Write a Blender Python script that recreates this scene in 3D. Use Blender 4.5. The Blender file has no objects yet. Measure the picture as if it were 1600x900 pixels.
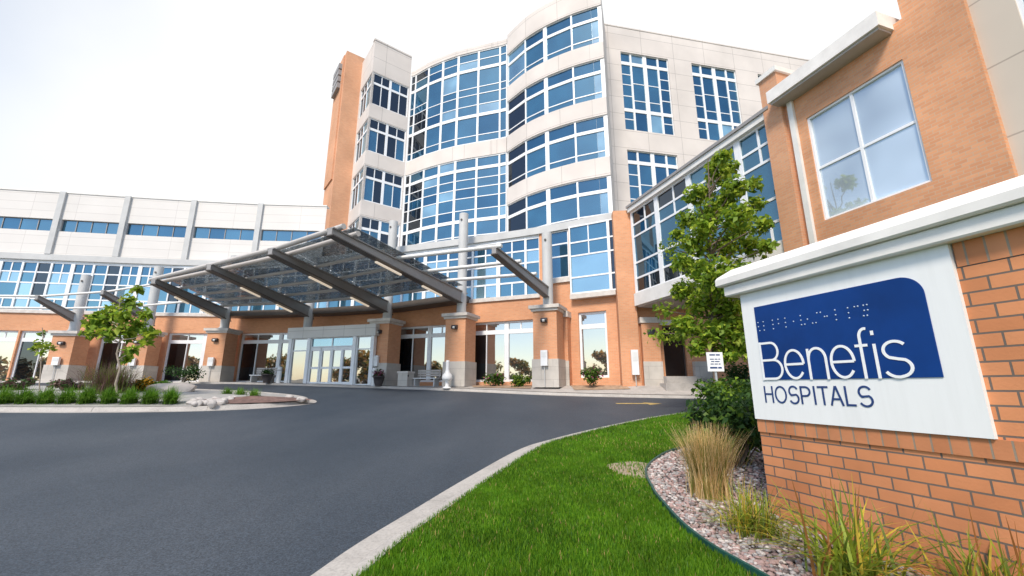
import bpy, math, random
import numpy as np
from mathutils import Vector
random.seed(7); rng=np.random.default_rng(11)
sc=bpy.context.scene; col=sc.collection
R=math.radians
# ---------------------------------------------------------------- ground shape
def G(x,y,dz=0.0):
    yc=max(-6.0,min(26.5,y)); xc=max(-45.0,min(22.0,x))
    return -0.007*xc+0.0563*yc+dz
E=1.55
D=(0.302,-0.9533); N=(D[1],-D[0])            # direction of the sign / skybridge fronts and their outward normal
CS=(2.38,4.26)                                # near corner of the monument sign
SK=(5.88,20.3)                                # start of the skybridge front
def sgn(s,n=0.0): return (CS[0]+D[0]*s+N[0]*n, CS[1]+D[1]*s+N[1]*n)
def sky(s,n=0.0): return (SK[0]+D[0]*s+N[0]*n, SK[1]+D[1]*s+N[1]*n)
# ---------------------------------------------------------------- materials
MATS={}
def newmat(name):
    m=bpy.data.materials.new(name); m.use_nodes=True
    MATS[name]=m; nt=m.node_tree
    return m,nt,nt.nodes['Principled BSDF']
def lk(nt,a,b): nt.links.new(a,b)
def noise_ramp(nt,scale,cols,detail=6,coord='Object',rough=.6,pos=None,stretch=None):
    tc=nt.nodes.new('ShaderNodeTexCoord'); no=nt.nodes.new('ShaderNodeTexNoise')
    no.inputs['Scale'].default_value=scale; no.inputs['Detail'].default_value=detail; no.inputs['Roughness'].default_value=rough
    if stretch:
        mp=nt.nodes.new('ShaderNodeMapping'); mp.inputs['Scale'].default_value=stretch
        lk(nt,tc.outputs[coord],mp.inputs['Vector']); lk(nt,mp.outputs['Vector'],no.inputs['Vector'])
    else: lk(nt,tc.outputs[coord],no.inputs['Vector'])
    ra=nt.nodes.new('ShaderNodeValToRGB')
    pos=pos or [0.3+0.4*i/(len(cols)-1) for i in range(len(cols))]
    while len(ra.color_ramp.elements)<len(cols): ra.color_ramp.elements.new(.5)
    for e,c,p in zip(ra.color_ramp.elements,cols,pos): e.position=p; e.color=(*c,1)
    lk(nt,no.outputs['Fac'],ra.inputs['Fac'])
    return no,ra
def bump(nt,p,h,strength=.3,dist=.02):
    b=nt.nodes.new('ShaderNodeBump'); b.inputs['Strength'].default_value=strength; b.inputs['Distance'].default_value=dist
    lk(nt,h,b.inputs['Height']); lk(nt,b.outputs['Normal'],p.inputs['Normal'])
def plain(name,c,rough=.6,var=.12,scale=3.0,metal=0.0,spec=.4,bmp=0,coord='Object'):
    m,nt,p=newmat(name)
    a=tuple(x*(1-var) for x in c); b=tuple(min(1,x*(1+var)) for x in c)
    no,ra=noise_ramp(nt,scale,[a,c,b],coord=coord)
    lk(nt,ra.outputs['Color'],p.inputs['Base Color'])
    p.inputs['Roughness'].default_value=rough; p.inputs['Metallic'].default_value=metal; p.inputs['Specular IOR Level'].default_value=spec
    if bmp: bump(nt,p,no.outputs['Fac'],bmp,.01)
    return m
def bricks(name,c1,c2,mort,w,h,ms=.008,offset=.5,bmp=.5,var=.25,vscale=.5,rough=.85,bias=0.0):
    m,nt,p=newmat(name)
    tc=nt.nodes.new('ShaderNodeTexCoord'); br=nt.nodes.new('ShaderNodeTexBrick')
    lk(nt,tc.outputs['UV'],br.inputs['Vector'])
    for k,v in dict(Scale=1.0).items(): br.inputs[k].default_value=v
    br.inputs['Brick Width'].default_value=w; br.inputs['Row Height'].default_value=h
    br.inputs['Mortar Size'].default_value=ms; br.inputs['Mortar Smooth'].default_value=.1; br.inputs['Bias'].default_value=bias
    br.offset=offset
    br.inputs['Color1'].default_value=(*c1,1); br.inputs['Color2'].default_value=(*c2,1); br.inputs['Mortar'].default_value=(*mort,1)
    no=nt.nodes.new('ShaderNodeTexNoise'); no.inputs['Scale'].default_value=vscale; no.inputs['Detail'].default_value=8
    lk(nt,tc.outputs['Object'],no.inputs['Vector'])
    mr=nt.nodes.new('ShaderNodeMapRange'); mr.inputs['From Min'].default_value=.3; mr.inputs['From Max'].default_value=.7
    mr.inputs['To Min'].default_value=1-var; mr.inputs['To Max'].default_value=1+var
    lk(nt,no.outputs['Fac'],mr.inputs['Value'])
    mx=nt.nodes.new('ShaderNodeVectorMath'); mx.operation='SCALE'
    lk(nt,br.outputs['Color'],mx.inputs[0]); lk(nt,mr.outputs['Result'],mx.inputs['Scale'])
    lk(nt,mx.outputs['Vector'],p.inputs['Base Color']); p.inputs['Roughness'].default_value=rough
    p.inputs['Specular IOR Level'].default_value=.25
    if bmp:
        inv=nt.nodes.new('ShaderNodeMath'); inv.operation='SUBTRACT'; inv.inputs[0].default_value=1
        lk(nt,br.outputs['Fac'],inv.inputs[1])
        no2=nt.nodes.new('ShaderNodeTexNoise'); no2.inputs['Scale'].default_value=60; lk(nt,tc.outputs['Object'],no2.inputs['Vector'])
        ad=nt.nodes.new('ShaderNodeMath'); ad.operation='MULTIPLY_ADD'; ad.inputs[1].default_value=.35
        lk(nt,no2.outputs['Fac'],ad.inputs[0]); lk(nt,inv.outputs[0],ad.inputs[2])
        bump(nt,p,ad.outputs[0],bmp,.006)
    return m
def glass(name,body,refl=.45,tint=(.78,.9,1.0),rough=.015,wav=.0):
    m,nt,p=newmat(name); nt.nodes.remove(p)
    out=nt.nodes['Material Output']
    df=nt.nodes.new('ShaderNodeBsdfDiffuse')
    no,ra=noise_ramp(nt,.35,[tuple(x*.6 for x in body),body,tuple(x*1.5 for x in body)],detail=2)
    lk(nt,ra.outputs['Color'],df.inputs['Color'])
    gl=nt.nodes.new('ShaderNodeBsdfGlossy'); gl.inputs['Roughness'].default_value=rough; gl.inputs['Color'].default_value=(*tint,1)
    tc=nt.nodes.new('ShaderNodeTexCoord'); nw=nt.nodes.new('ShaderNodeTexNoise'); nw.inputs['Scale'].default_value=.7; nw.inputs['Detail'].default_value=1
    lk(nt,tc.outputs['Object'],nw.inputs['Vector'])
    b=nt.nodes.new('ShaderNodeBump'); b.inputs['Strength'].default_value=.25; b.inputs['Distance'].default_value=.02
    lk(nt,nw.outputs['Fac'],b.inputs['Height']); lk(nt,b.outputs['Normal'],gl.inputs['Normal'])
    fr=nt.nodes.new('ShaderNodeFresnel'); fr.inputs['IOR'].default_value=1.6
    mr=nt.nodes.new('ShaderNodeMapRange'); mr.inputs['From Min'].default_value=.05; mr.inputs['From Max'].default_value=1
    mr.inputs['To Min'].default_value=refl; mr.inputs['To Max'].default_value=.97
    lk(nt,fr.outputs['Fac'],mr.inputs['Value'])
    mx=nt.nodes.new('ShaderNodeMixShader'); lk(nt,mr.outputs['Result'],mx.inputs['Fac'])
    lk(nt,df.outputs[0],mx.inputs[1]); lk(nt,gl.outputs[0],mx.inputs[2]); lk(nt,mx.outputs[0],out.inputs['Surface'])
    return m
def leafmat(name,c,trans=.45):
    m,nt,p=newmat(name); out=nt.nodes['Material Output']
    no,ra=noise_ramp(nt,2.5,[tuple(x*.75 for x in c),c,tuple(min(1,x*1.3) for x in c)],detail=3)
    lk(nt,ra.outputs['Color'],p.inputs['Base Color']); p.inputs['Roughness'].default_value=.5; p.inputs['Specular IOR Level'].default_value=.3
    tr=nt.nodes.new('ShaderNodeBsdfTranslucent'); lk(nt,ra.outputs['Color'],tr.inputs['Color'])
    mx=nt.nodes.new('ShaderNodeMixShader'); mx.inputs['Fac'].default_value=trans
    lk(nt,p.outputs[0],mx.inputs[1]); lk(nt,tr.outputs[0],mx.inputs[2]); lk(nt,mx.outputs[0],out.inputs['Surface'])
    return m
M=MATS
bricks('facade_brick',(.70,.335,.175),(.63,.285,.145),(.58,.39,.27),.215,.078,.007,vscale=.35,var=.16,bmp=.3)
bricks('block_brick',(.71,.35,.185),(.62,.285,.145),(.57,.39,.27),.215,.078,.007,vscale=.5,var=.18,bmp=.3)
bricks('facade_brick_pale',(.66,.34,.19),(.60,.29,.16),(.55,.38,.27),.215,.078,.007,vscale=.35,var=.16,bmp=.3)
bricks('sign_brick',(.65,.27,.125),(.54,.21,.092),(.155,.125,.105),.215,.0865,.0062,vscale=1.3,var=.2,bmp=.7)
bricks('sign_soldier',(.60,.25,.12),(.51,.20,.09),(.30,.24,.18),.098,.50,.006,offset=0,vscale=2.0,var=.2,bmp=.6)
bricks('tower_panel',(.665,.61,.565),(.645,.59,.545),(.42,.385,.355),3.05,1.55,.02,offset=0,bmp=.3,var=.09,vscale=.4,rough=.7)
bricks('wing_panel',(.71,.68,.645),(.685,.655,.62),(.54,.51,.48),3.0,.62,.014,offset=0,bmp=.2,var=.05,vscale=.3,rough=.6)
bricks('beige_panel',(.62,.54,.45),(.61,.53,.44),(.42,.36,.30),3.2,1.6,.018,offset=0,bmp=.3,var=.05,vscale=.5,rough=.8)
bricks('base_stone',(.54,.50,.45),(.50,.46,.41),(.36,.33,.30),1.2,.6,.008,offset=.5,bmp=.3,var=.14,vscale=1.5,rough=.85)
plain('cap_stone',(.62,.57,.52),.8,.14,4,bmp=.15)
bricks('fascia_stone',(.68,.66,.63),(.65,.63,.60),(.42,.40,.38),1.5,.8,.012,offset=0,bmp=.2,var=.06)
plain('frame_white',(.82,.83,.84),.4,.03,1)
plain('trim_white',(.76,.74,.70),.6,.10,1.6)
plain('render_white',(.80,.765,.725),.65,.10,2.5,bmp=.08)
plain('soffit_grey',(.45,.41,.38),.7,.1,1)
plain('column_grey',(.52,.52,.51),.55,.08,1.5)
plain('steel_grey',(.30,.285,.275),.45,.10,1.2,spec=.5)
plain('steel_dark',(.10,.085,.075),.5,.15,1.5)
plain('purlin_grey',(.50,.47,.44),.45,.08,1)
plain('lamp_dark',(.05,.05,.055),.35,.1,6)
plain('lamp_lens',(.72,.72,.70),.3,.05,6)
plain('box_white',(.80,.80,.79),.45,.04,3)
m,nt,p=newmat('sign_white')
no,ra=noise_ramp(nt,1.0,[(.80,.797,.785),(.84,.837,.827),(.86,.858,.85)],detail=8,stretch=(9,9,.7),rough=.7)
lk(nt,ra.outputs['Color'],p.inputs['Base Color']); p.inputs['Roughness'].default_value=.5; bump(nt,p,no.outputs['Fac'],.03,.01)
plain('sign_blue',(.003,.040,.195),.35,.2,2.0,spec=.2)
plain('letter_blue',(.02,.05,.17),.4,.1,3)
plain('letter_white',(.86,.86,.86),.45,.02,3)
plain('braille_metal',(.42,.50,.62),.3,.1,8)
plain('bark',(.16,.12,.09),.9,.3,9,bmp=.5)
plain('bark_pale',(.30,.25,.20),.9,.3,9,bmp=.4)
plain('edging_green',(.015,.075,.065),.4,.2,4)
plain('boulder_stone',(.58,.50,.43),.9,.2,2.2,bmp=.6)
plain('rock_pale',(.44,.41,.385),.9,.22,4,bmp=.5)
plain('pot_dark',(.06,.05,.05),.6,.2,5)
plain('post_metal',(.55,.56,.57),.35,.06,3,metal=.5)
plain('wood_bench',(.45,.40,.36),.7,.15,6)
plain('door_black',(.012,.013,.015),.12,.1,3,spec=.6)
plain('yellow_paint',(.42,.30,.11),.8,.3,3)
plain('tan_mulch',(.36,.25,.17),.95,.3,5,bmp=.4)
plain('soil',(.33,.26,.19),.95,.22,12,bmp=.5)
plain('maroon_mulch',(.16,.10,.085),.95,.35,6,bmp=.6)
glass('glass_blue',(.018,.066,.105),.26,(.46,.76,.94))
glass('glass_deep',(.010,.042,.078),.21,(.38,.68,.92))
glass('glass_pale',(.15,.27,.33),.30,(.65,.85,1.0))
glass('glass_clear',(.10,.19,.24),.42,(.66,.88,.98))
glass('glass_store',(.05,.05,.05),.50,(1.0,.98,.95))
glass('glass_dark',(.006,.007,.009),.10,(.7,.8,.9))
glass('glass_sky',(.48,.56,.62),.30,(.9,.95,1.0))
for n_,c in dict(leaf_green=(.22,.34,.032),leaf_light=(.40,.49,.05),leaf_dark=(.12,.215,.022),hedge_green=(.050,.115,.024),hedge_dark=(.026,.065,.018),
        grass_a=(.095,.235,.012),grass_b=(.16,.315,.017),grass_c=(.055,.155,.010),straw=(.64,.44,.19),straw_pale=(.76,.58,.32),straw_green=(.24,.25,.06),
        blade_lime=(.30,.38,.04),blade_olive=(.15,.21,.03),blade_yellow=(.60,.46,.06),blade_rust=(.36,.16,.05),tuft_green=(.12,.26,.022),tuft_light=(.21,.37,.04),
        plum=(.15,.085,.075),plum_light=(.22,.14,.11),petal_yellow=(.70,.40,.03),petal_pink=(.45,.12,.22),autumn=(.50,.27,.06),autumn_green=(.24,.22,.05)).items(): leafmat(n_,c)
m,nt,p=newmat('lamp_strip'); p.inputs['Base Color'].default_value=(.8,.76,.7,1); p.inputs['Emission Color'].default_value=(1,.80,.58,1); p.inputs['Emission Strength'].default_value=.22
# asphalt
m,nt,p=newmat('asphalt')
no,ra=noise_ramp(nt,.35,[(.024,.034,.048),(.037,.048,.063),(.052,.063,.078)],detail=8,stretch=(1,.5,1))
n2,r2=noise_ramp(nt,55,[(.55,.55,.56),(1,1,1),(1.0,1.0,1.0)],detail=4,pos=[.25,.5,.75])
vo=nt.nodes.new('ShaderNodeTexVoronoi'); vo.inputs['Scale'].default_value=95
tc=nt.nodes.new('ShaderNodeTexCoord'); lk(nt,tc.outputs['Object'],vo.inputs['Vector'])
r3=nt.nodes.new('ShaderNodeValToRGB'); r3.color_ramp.elements[0].color=(.55,.55,.55,1); r3.color_ramp.elements[1].color=(1.75,1.75,1.75,1)
lk(nt,vo.outputs['Color'],r3.inputs['Fac'])
mx=nt.nodes.new('ShaderNodeMix'); mx.data_type='RGBA'; mx.blend_type='MULTIPLY'; mx.inputs[0].default_value=1
lk(nt,ra.outputs['Color'],mx.inputs[6]); lk(nt,r2.outputs['Color'],mx.inputs[7])
mx2=nt.nodes.new('ShaderNodeMix'); mx2.data_type='RGBA'; mx2.blend_type='MULTIPLY'; mx2.inputs[0].default_value=1
lk(nt,mx.outputs[2],mx2.inputs[6]); lk(nt,r3.outputs['Color'],mx2.inputs[7])
lk(nt,mx2.outputs[2],p.inputs['Base Color']); p.inputs['Roughness'].default_value=.62; p.inputs['Specular IOR Level'].default_value=.35
bump(nt,p,vo.outputs['Distance'],.25,.008)
# concrete kerb / sidewalk
def concrete(name,c,joint=0):
    m,nt,p=newmat(name)
    no,ra=noise_ramp(nt,2.2,[tuple(x*.78 for x in c),c,tuple(x*1.12 for x in c)],detail=10,rough=.7)
    n2,r2=noise_ramp(nt,40,[(.8,.8,.8),(1,1,1),(1.1,1.1,1.1)],detail=3)
    mx=nt.nodes.new('ShaderNodeMix'); mx.data_type='RGBA'; mx.blend_type='MULTIPLY'; mx.inputs[0].default_value=1
    lk(nt,ra.outputs['Color'],mx.inputs[6]); lk(nt,r2.outputs['Color'],mx.inputs[7])
    lk(nt,mx.outputs[2],p.inputs['Base Color']); p.inputs['Roughness'].default_value=.85
    bump(nt,p,n2.outputs['Fac'],.25,.006)
concrete('kerb_concrete',(.40,.375,.345)); concrete('walk_concrete',(.42,.39,.36)); concrete('island_gravel',(.36,.35,.33)); concrete('open_ground',(.20,.18,.14))
# lawn base with soil worn through near the bed
m,nt,p=newmat('lawn_soil')
no,ra=noise_ramp(nt,6,[(.03,.075,.007),(.05,.13,.009),(.08,.18,.012)],detail=8)
lk(nt,ra.outputs['Color'],p.inputs['Base Color']); p.inputs['Roughness'].default_value=.95
# pebbles: colour per stone
def pebble(name,c): plain(name,c,.8,.25,9,bmp=.2)
for n_,c in dict(pebble_pink=(.33,.225,.205),pebble_grey=(.30,.28,.27),pebble_white=(.50,.45,.42),pebble_dark=(.14,.11,.105)).items(): pebble(n_,c)
# canopy glass: fritted, see-through
m,nt,p=newmat('canopy_glass'); out=nt.nodes['Material Output']
tr=nt.nodes.new('ShaderNodeBsdfTransparent'); tr.inputs['Color'].default_value=(.68,.74,.78,1)
no,ra=noise_ramp(nt,9,[(.15,.165,.175),(.26,.28,.29),(.76,.78,.79)],detail=3,pos=[.3,.54,.66])
lk(nt,ra.outputs['Color'],p.inputs['Base Color']); p.inputs['Roughness'].default_value=.15
mx=nt.nodes.new('ShaderNodeMixShader'); mx.inputs['Fac'].default_value=.64
lk(nt,tr.outputs[0],mx.inputs[1]); lk(nt,p.outputs[0],mx.inputs[2]); lk(nt,mx.outputs[0],out.inputs['Surface'])
# ---------------------------------------------------------------- mesh helpers
class MB:
    def __init__(s): s.v=[]; s.f=[]; s.m=[]; s.sm=[]
    def face(s,pts,m=0,smooth=False):
        i=len(s.v); s.v+= [tuple(p) for p in pts]; s.f.append(list(range(i,i+len(pts)))); s.m.append(m); s.sm.append(smooth)
    def grid(s,rows,m=0,smooth=True):
        i=len(s.v); n=len(rows[0])
        for r in rows: s.v+=[tuple(p) for p in r]
        for a in range(len(rows)-1):
            for b in range(n-1):
                s.f.append([i+a*n+b,i+a*n+b+1,i+(a+1)*n+b+1,i+(a+1)*n+b]); s.m.append(m); s.sm.append(smooth)
    def obox(s,o,a,b,c,m=0,skip=()):
        o,a,b,c=map(Vector,(o,a,b,c))
        P=[o,o+a,o+a+b,o+b,o+c,o+a+c,o+a+b+c,o+b+c]
        F=dict(bottom=(3,2,1,0),top=(4,5,6,7),front=(0,1,5,4),right=(1,2,6,5),back=(2,3,7,6),left=(3,0,4,7))
        for k,f in F.items():
            if k not in skip: s.face([P[j] for j in f],m)
    def box(s,c,sx,sy,sz,rz=0,m=0):
        ca,sa=math.cos(rz),math.sin(rz)
        o=Vector(c)-Vector((ca*sx/2-sa*sy/2,sa*sx/2+ca*sy/2,0))
        s.obox(o,(ca*sx,sa*sx,0),(-sa*sy,ca*sy,0),(0,0,sz),m)
    def tube(s,pts,r,n=10,m=0,cap=True):
        pts=[Vector(p) for p in pts]
        rs=r if isinstance(r,(list,tuple)) else [r]*len(pts)
        rows=[]
        for i,p in enumerate(pts):
            t=(pts[min(i+1,len(pts)-1)]-pts[max(i-1,0)]).normalized()
            a=t.cross(Vector((0,0,1)))
            if a.length<1e-3: a=Vector((1,0,0))
            a.normalize(); b=t.cross(a)
            rows.append([p+(a*math.cos(2*math.pi*k/n)+b*math.sin(2*math.pi*k/n))*rs[i] for k in range(n+1)])
        s.grid(rows,m)
        if cap: s.face(rows[0][:-1],m); s.face(rows[-1][:-1][::-1],m)
    def lathe(s,c,prof,n=16,m=0):
        rows=[[(c[0]+r*math.cos(2*math.pi*k/n),c[1]+r*math.sin(2*math.pi*k/n),c[2]+z) for k in range(n+1)] for r,z in prof]
        s.grid(rows,m)
    def build(s,name,mats,parent=None,kind=None):
        me=bpy.data.meshes.new(name); me.from_pydata(s.v,[],s.f)
        if not isinstance(mats,(list,tuple)): mats=[mats]
        for x in mats: me.materials.append(M[x])
        me.polygons.foreach_set('material_index',s.m); me.polygons.foreach_set('use_smooth',s.sm)
        uv=me.uv_layers.new(name='UVMap'); buf=np.zeros(len(me.loops)*2,np.float32)
        for p_ in me.polygons:
            n=p_.normal
            if abs(n.z)>.7: ax=None
            else:
                l=math.hypot(n.x,n.y) or 1; ax=(-n.y/l,n.x/l)
            for li in p_.loop_indices:
                co=me.vertices[me.loops[li].vertex_index].co
                if ax is None: buf[2*li],buf[2*li+1]=co.x,co.y
                else: buf[2*li],buf[2*li+1]=co.x*ax[0]+co.y*ax[1]+50,co.z
        uv.data.foreach_set('uv',buf)
        o=bpy.data.objects.new(name,me); col.objects.link(o)
        if parent: o.parent=parent; o.matrix_parent_inverse=parent.matrix_world.inverted()
        if kind: o['kind']=kind
        return o
def fastmesh(name,verts,faces,idx,mats,parent=None,smooth=False):
    verts=np.asarray(verts,np.float32).reshape(-1,3); faces=np.asarray(faces,np.int32); k=faces.shape[1]
    me=bpy.data.meshes.new(name); me.vertices.add(len(verts)); me.vertices.foreach_set('co',verts.ravel())
    me.loops.add(faces.size); me.loops.foreach_set('vertex_index',faces.ravel())
    me.polygons.add(len(faces)); me.polygons.foreach_set('loop_start',np.arange(0,faces.size,k,dtype=np.int32))
    me.polygons.foreach_set('loop_total',np.full(len(faces),k,np.int32))
    for x in mats: me.materials.append(M[x])
    me.polygons.foreach_set('material_index',np.asarray(idx,np.int32))
    if smooth: me.polygons.foreach_set('use_smooth',np.ones(len(faces),bool))
    me.update(calc_edges=True); me.validate()
    o=bpy.data.objects.new(name,me); col.objects.link(o)
    if parent: o.parent=parent; o.matrix_parent_inverse=parent.matrix_world.inverted()
    return o
def tag(o,label,cat,group=None,kind=None):
    o['label']=label; o['category']=cat
    if group: o['group']=group
    if kind: o['kind']=kind
    return o
def thing(name,loc,label,cat,group=None):
    o=bpy.data.objects.new(name,None); o.location=loc; o.empty_display_size=.3; col.objects.link(o)
    bpy.context.view_layer.update()
    return tag(o,label,cat,group)
# ---------------------------------------------------------------- walls and windows
class Seg:
    """a vertical wall plane, left to right as seen from the drive"""
    def __init__(s,p,q):
        s.p=p; s.q=q; s.L=math.hypot(q[0]-p[0],q[1]-p[1]); s.d=((q[0]-p[0])/s.L,(q[1]-p[1])/s.L); s.n=(s.d[1],-s.d[0])
    def at(s,u,z,n=0): return (s.p[0]+s.d[0]*u+s.n[0]*n, s.p[1]+s.d[1]*u+s.n[1]*n, z)
    def vec(s,u,n,z): return (s.d[0]*u+s.n[0]*n, s.d[1]*u+s.n[1]*n, z)
    def box(s,mb,u0,u1,z0,z1,n0,n1,m=0,skip=()):
        mb.obox(s.at(u0,z0,n1),s.vec(u1-u0,0,0),s.vec(0,n0-n1,0),(0,0,z1-z0),m,skip)
def wall(mb,sg,z0,z1,ops=(),reveal=.25,m=0,u0=0,u1=None,n=0):
    u1=sg.L if u1 is None else u1
    us=sorted({u0,u1,*[max(u0,min(u1,o[0])) for o in ops],*[max(u0,min(u1,o[1])) for o in ops]})
    zs=sorted({z0,z1,*[max(z0,min(z1,o[2])) for o in ops],*[max(z0,min(z1,o[3])) for o in ops]})
    for a,b in zip(us,us[1:]):
        for c,d in zip(zs,zs[1:]):
            um,zm=(a+b)/2,(c+d)/2
            if any(o[0]<um<o[1] and o[2]<zm<o[3] for o in ops): continue
            mb.face([sg.at(a,c,n),sg.at(b,c,n),sg.at(b,d,n),sg.at(a,d,n)],m)
    for o in ops:
        a,b,c,d=o[:4]; r=n-reveal
        mb.face([sg.at(a,c,n),sg.at(a,c,r),sg.at(a,d,r),sg.at(a,d,n)][::-1],m)
        mb.face([sg.at(b,c,n),sg.at(b,c,r),sg.at(b,d,r),sg.at(b,d,n)],m)
        mb.face([sg.at(a,d,n),sg.at(b,d,n),sg.at(b,d,r),sg.at(a,d,r)],m)
        mb.face([sg.at(a,c,n),sg.at(b,c,n),sg.at(b,c,r),sg.at(a,c,r)][::-1],m)
def window(parent,sg,u0,u1,z0,z1,vs=(),hs=(),extra=(),border=.07,recess=.10,mats=('glass_blue',),pick=None,name='window',frame='frame_white',tilt=.006,bl=None,brr=None,bt=None,bb=None):
    """vs: (u,width) verticals, hs: (z,width) horizontals, extra: (u0,u1,z,width) short bars / ('v',u,z0,z1,width)"""
    f=MB(); bl=border if bl is None else bl; brr=border if brr is None else brr; bt=border if bt is None else bt; bb=border if bb is None else bb
    k=[0]
    def bar(a,b,c,d,lev):
        k[0]+=1
        sg.box(f,a,b,c,d,-recess-.10,-recess+lev+.0004*k[0],0,('back',))
    bar(u0,u0+bl,z0,z1,.010); bar(u1-brr,u1,z0,z1,.010); bar(u0,u1,z1-bt,z1,.004); bar(u0,u1,z0,z0+bb,.004)
    for u,w in vs: bar(u-w/2,u+w/2,z0,z1,.014 if w>.12 else -.012)
    for z,w in hs: bar(u0,u1,z-w/2,z+w/2,.007 if w>.12 else -.02)
    for e in extra:
        if e[0]=='v': bar(e[1]-e[4]/2,e[1]+e[4]/2,e[2],e[3],-.028)
        else: bar(e[0],e[1],e[2]-e[3]/2,e[2]+e[3]/2,-.034)
    fo=f.build(name,frame,parent)
    g=MB()
    ub=sorted([u0,u1]+[v[0] for v in vs if v[1]>0]); zb=sorted([z0,z1]+[h_[0] for h_ in hs])
    for i,(a,b) in enumerate(zip(ub,ub[1:])):
        for j,(c,d) in enumerate(zip(zb,zb[1:])):
            t1,t2,t0=random.gauss(0,tilt),random.gauss(0,tilt),-recess-.055
            def q(u,z): return sg.at(u,z,t0+max(-.035,min(.035,t1*(u-(a+b)/2)+t2*(z-(c+d)/2))))
            mi=pick(i,j) if pick else (0 if len(mats)==1 or random.random()<.72 else random.randrange(1,len(mats)))
            g.face([q(a,c),q(b,c),q(b,d),q(a,d)],mi)
    g.build('pane',list(mats),fo)
    return fo
def smoothline(pts,n=8):
    """Catmull-Rom through the plan points"""
    out=[]; P=[pts[0]]+list(pts)+[pts[-1]]
    for i in range(1,len(P)-2):
        for k in range(n):
            t=k/n
            out.append(tuple(.5*((2*P[i][c])+(-P[i-1][c]+P[i+1][c])*t+(2*P[i-1][c]-5*P[i][c]+4*P[i+1][c]-P[i+2][c])*t*t+(-P[i-1][c]+3*P[i][c]-3*P[i+1][c]+P[i+2][c])*t**3) for c in (0,1)))
    out.append(tuple(pts[-1])); return out
def normals(pts):
    ns=[]
    for i in range(len(pts)):
        a=pts[max(i-1,0)]; b=pts[min(i+1,len(pts)-1)]; l=math.hypot(b[0]-a[0],b[1]-a[1]); ns.append(((b[1]-a[1])/l,-(b[0]-a[0])/l))
    return ns
def strip(mb,pts,z0,z1,out=0.0,depth=.4,m=0,top=True,bottom=True):
    ns=normals(pts)
    o=[(p[0]+n[0]*out,p[1]+n[1]*out) for p,n in zip(pts,ns)]; i_=[(p[0]-n[0]*depth,p[1]-n[1]*depth) for p,n in zip(pts,ns)]
    for k in range(len(pts)-1):
        a,b,c,d=o[k],o[k+1],i_[k+1],i_[k]
        mb.face([(*a,z0),(*b,z0),(*b,z1),(*a,z1)],m)
        if top: mb.face([(*a,z1),(*b,z1),(*c,z1),(*d,z1)],m)
        if bottom: mb.face([(*a,z0),(*d,z0),(*c,z0),(*b,z0)],m)
    for k in (0,-1): mb.face([(*o[k],z0),(*o[k],z1),(*i_[k],z1),(*i_[k],z0)],m)
# ---------------------------------------------------------------- ground, drive, kerbs
KERB=[(-2.1,-14),(-2.0,-6),(-1.95,0),(-1.72,2.0),(-1.40,3.35),(-1.26,3.89),(-1.0,4.65),(-.6,5.8),(.11,7.63),(.73,8.59),(2.16,10.25),(3.68,11.76),(5.79,13.3),(8.6,14.7),(12,15.6),(20,16.4),(32,16.8)]
KS=smoothline(KERB,6)
mb=MB()
def gridsheet(mb,xs,ys,dz):
    mb.grid([[(x,y,G(x,y,dz)) for x in xs] for y in ys],smooth=True)
gx=sorted({*np.linspace(-60,40,26).tolist(),-600,-200,200,600,-45,22}); gy=sorted({*np.linspace(-30,60,31).tolist(),-600,-200,200,900,26.5,-6})
gridsheet(mb,gx,gy,-.06); mb.build('ground','open_ground',kind='structure')
mb=MB(); gridsheet(mb,sorted({*np.linspace(-58,34,40).tolist(),-45,22}),sorted({*np.linspace(-28,27,40).tolist(),-6,26.5}),0); mb.build('road','asphalt',kind='structure')
def sweep(mb,line,prof,side=1,m=0):
    """profile (offset to the right of the line, height over ground)"""
    # a contraction joint every three metres: a narrow groove in the section
    cum=[0]
    for a,b in zip(line,line[1:]): cum.append(cum[-1]+math.hypot(b[0]-a[0],b[1]-a[1]))
    ca=np.array(cum); la=np.array(line); ev=[(c_,0) for c_ in cum]; j_=1.1
    while j_<cum[-1]-.1: ev+= [(j_-.007,0),(j_-.005,-.022),(j_+.005,-.022),(j_+.007,0)]; j_+=3.0
    ev.sort(); pl=[(float(np.interp(c_,ca,la[:,0])),float(np.interp(c_,ca,la[:,1]))) for c_,_ in ev]
    n0=normals(line); nx=np.array(n0); rows=[]
    for (c_,dh),p in zip(ev,pl):
        n=(float(np.interp(c_,ca,nx[:,0])),float(np.interp(c_,ca,nx[:,1])))
        rows.append([(p[0]+n[0]*o*side,p[1]+n[1]*o*side,G(p[0],p[1],h+dh)) for o,h in prof])
    mb.grid(rows,m,smooth=False)
KP=[(0,-.03),(0,.012),(.26,.018),(.33,.10),(.36,.115),(.46,.115),(.46,-.03)]
mb=MB(); sweep(mb,KS,KP); mb.build('kerb','kerb_concrete',kind='structure')
# kerb joints as a real groove would be tiny: they live in the concrete
ns=normals(KS); LK=[(p[0]+n[0]*.445,p[1]+n[1]*.445) for p,n in zip(KS,ns)]
LKa=np.array(LK)
def xk(y): return float(np.interp(y,LKa[:,1],LKa[:,0]))
EDGE=[(2.6,.6),(2.1,1.6),(1.78,2.6),(1.60,3.2),(1.50,3.55),(1.46,3.95),(1.48,4.42),(1.54,5.0),(1.76,5.9),(2.40,6.87),(3.3,7.45),(4.4,7.75),(6.0,7.85)]
ES=np.array(smoothline(EDGE,6))
def xe(y): return float(np.interp(y,ES[:,1],ES[:,0])) if y<7.84 else 1e9
def kdist(x,y): return float(np.sqrt(((LKa-np.array((x,y)))**2).sum(1).min()))
def sstep(a,b,x):
    t=max(0,min(1,(x-a)/(b-a))); return t*t*(3-2*t)
def lawn_z(x,y):
    return G(x,y,.10)+.21*sstep(6.2,10.5,y)*sstep(0,1.6,kdist(x,y))
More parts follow.
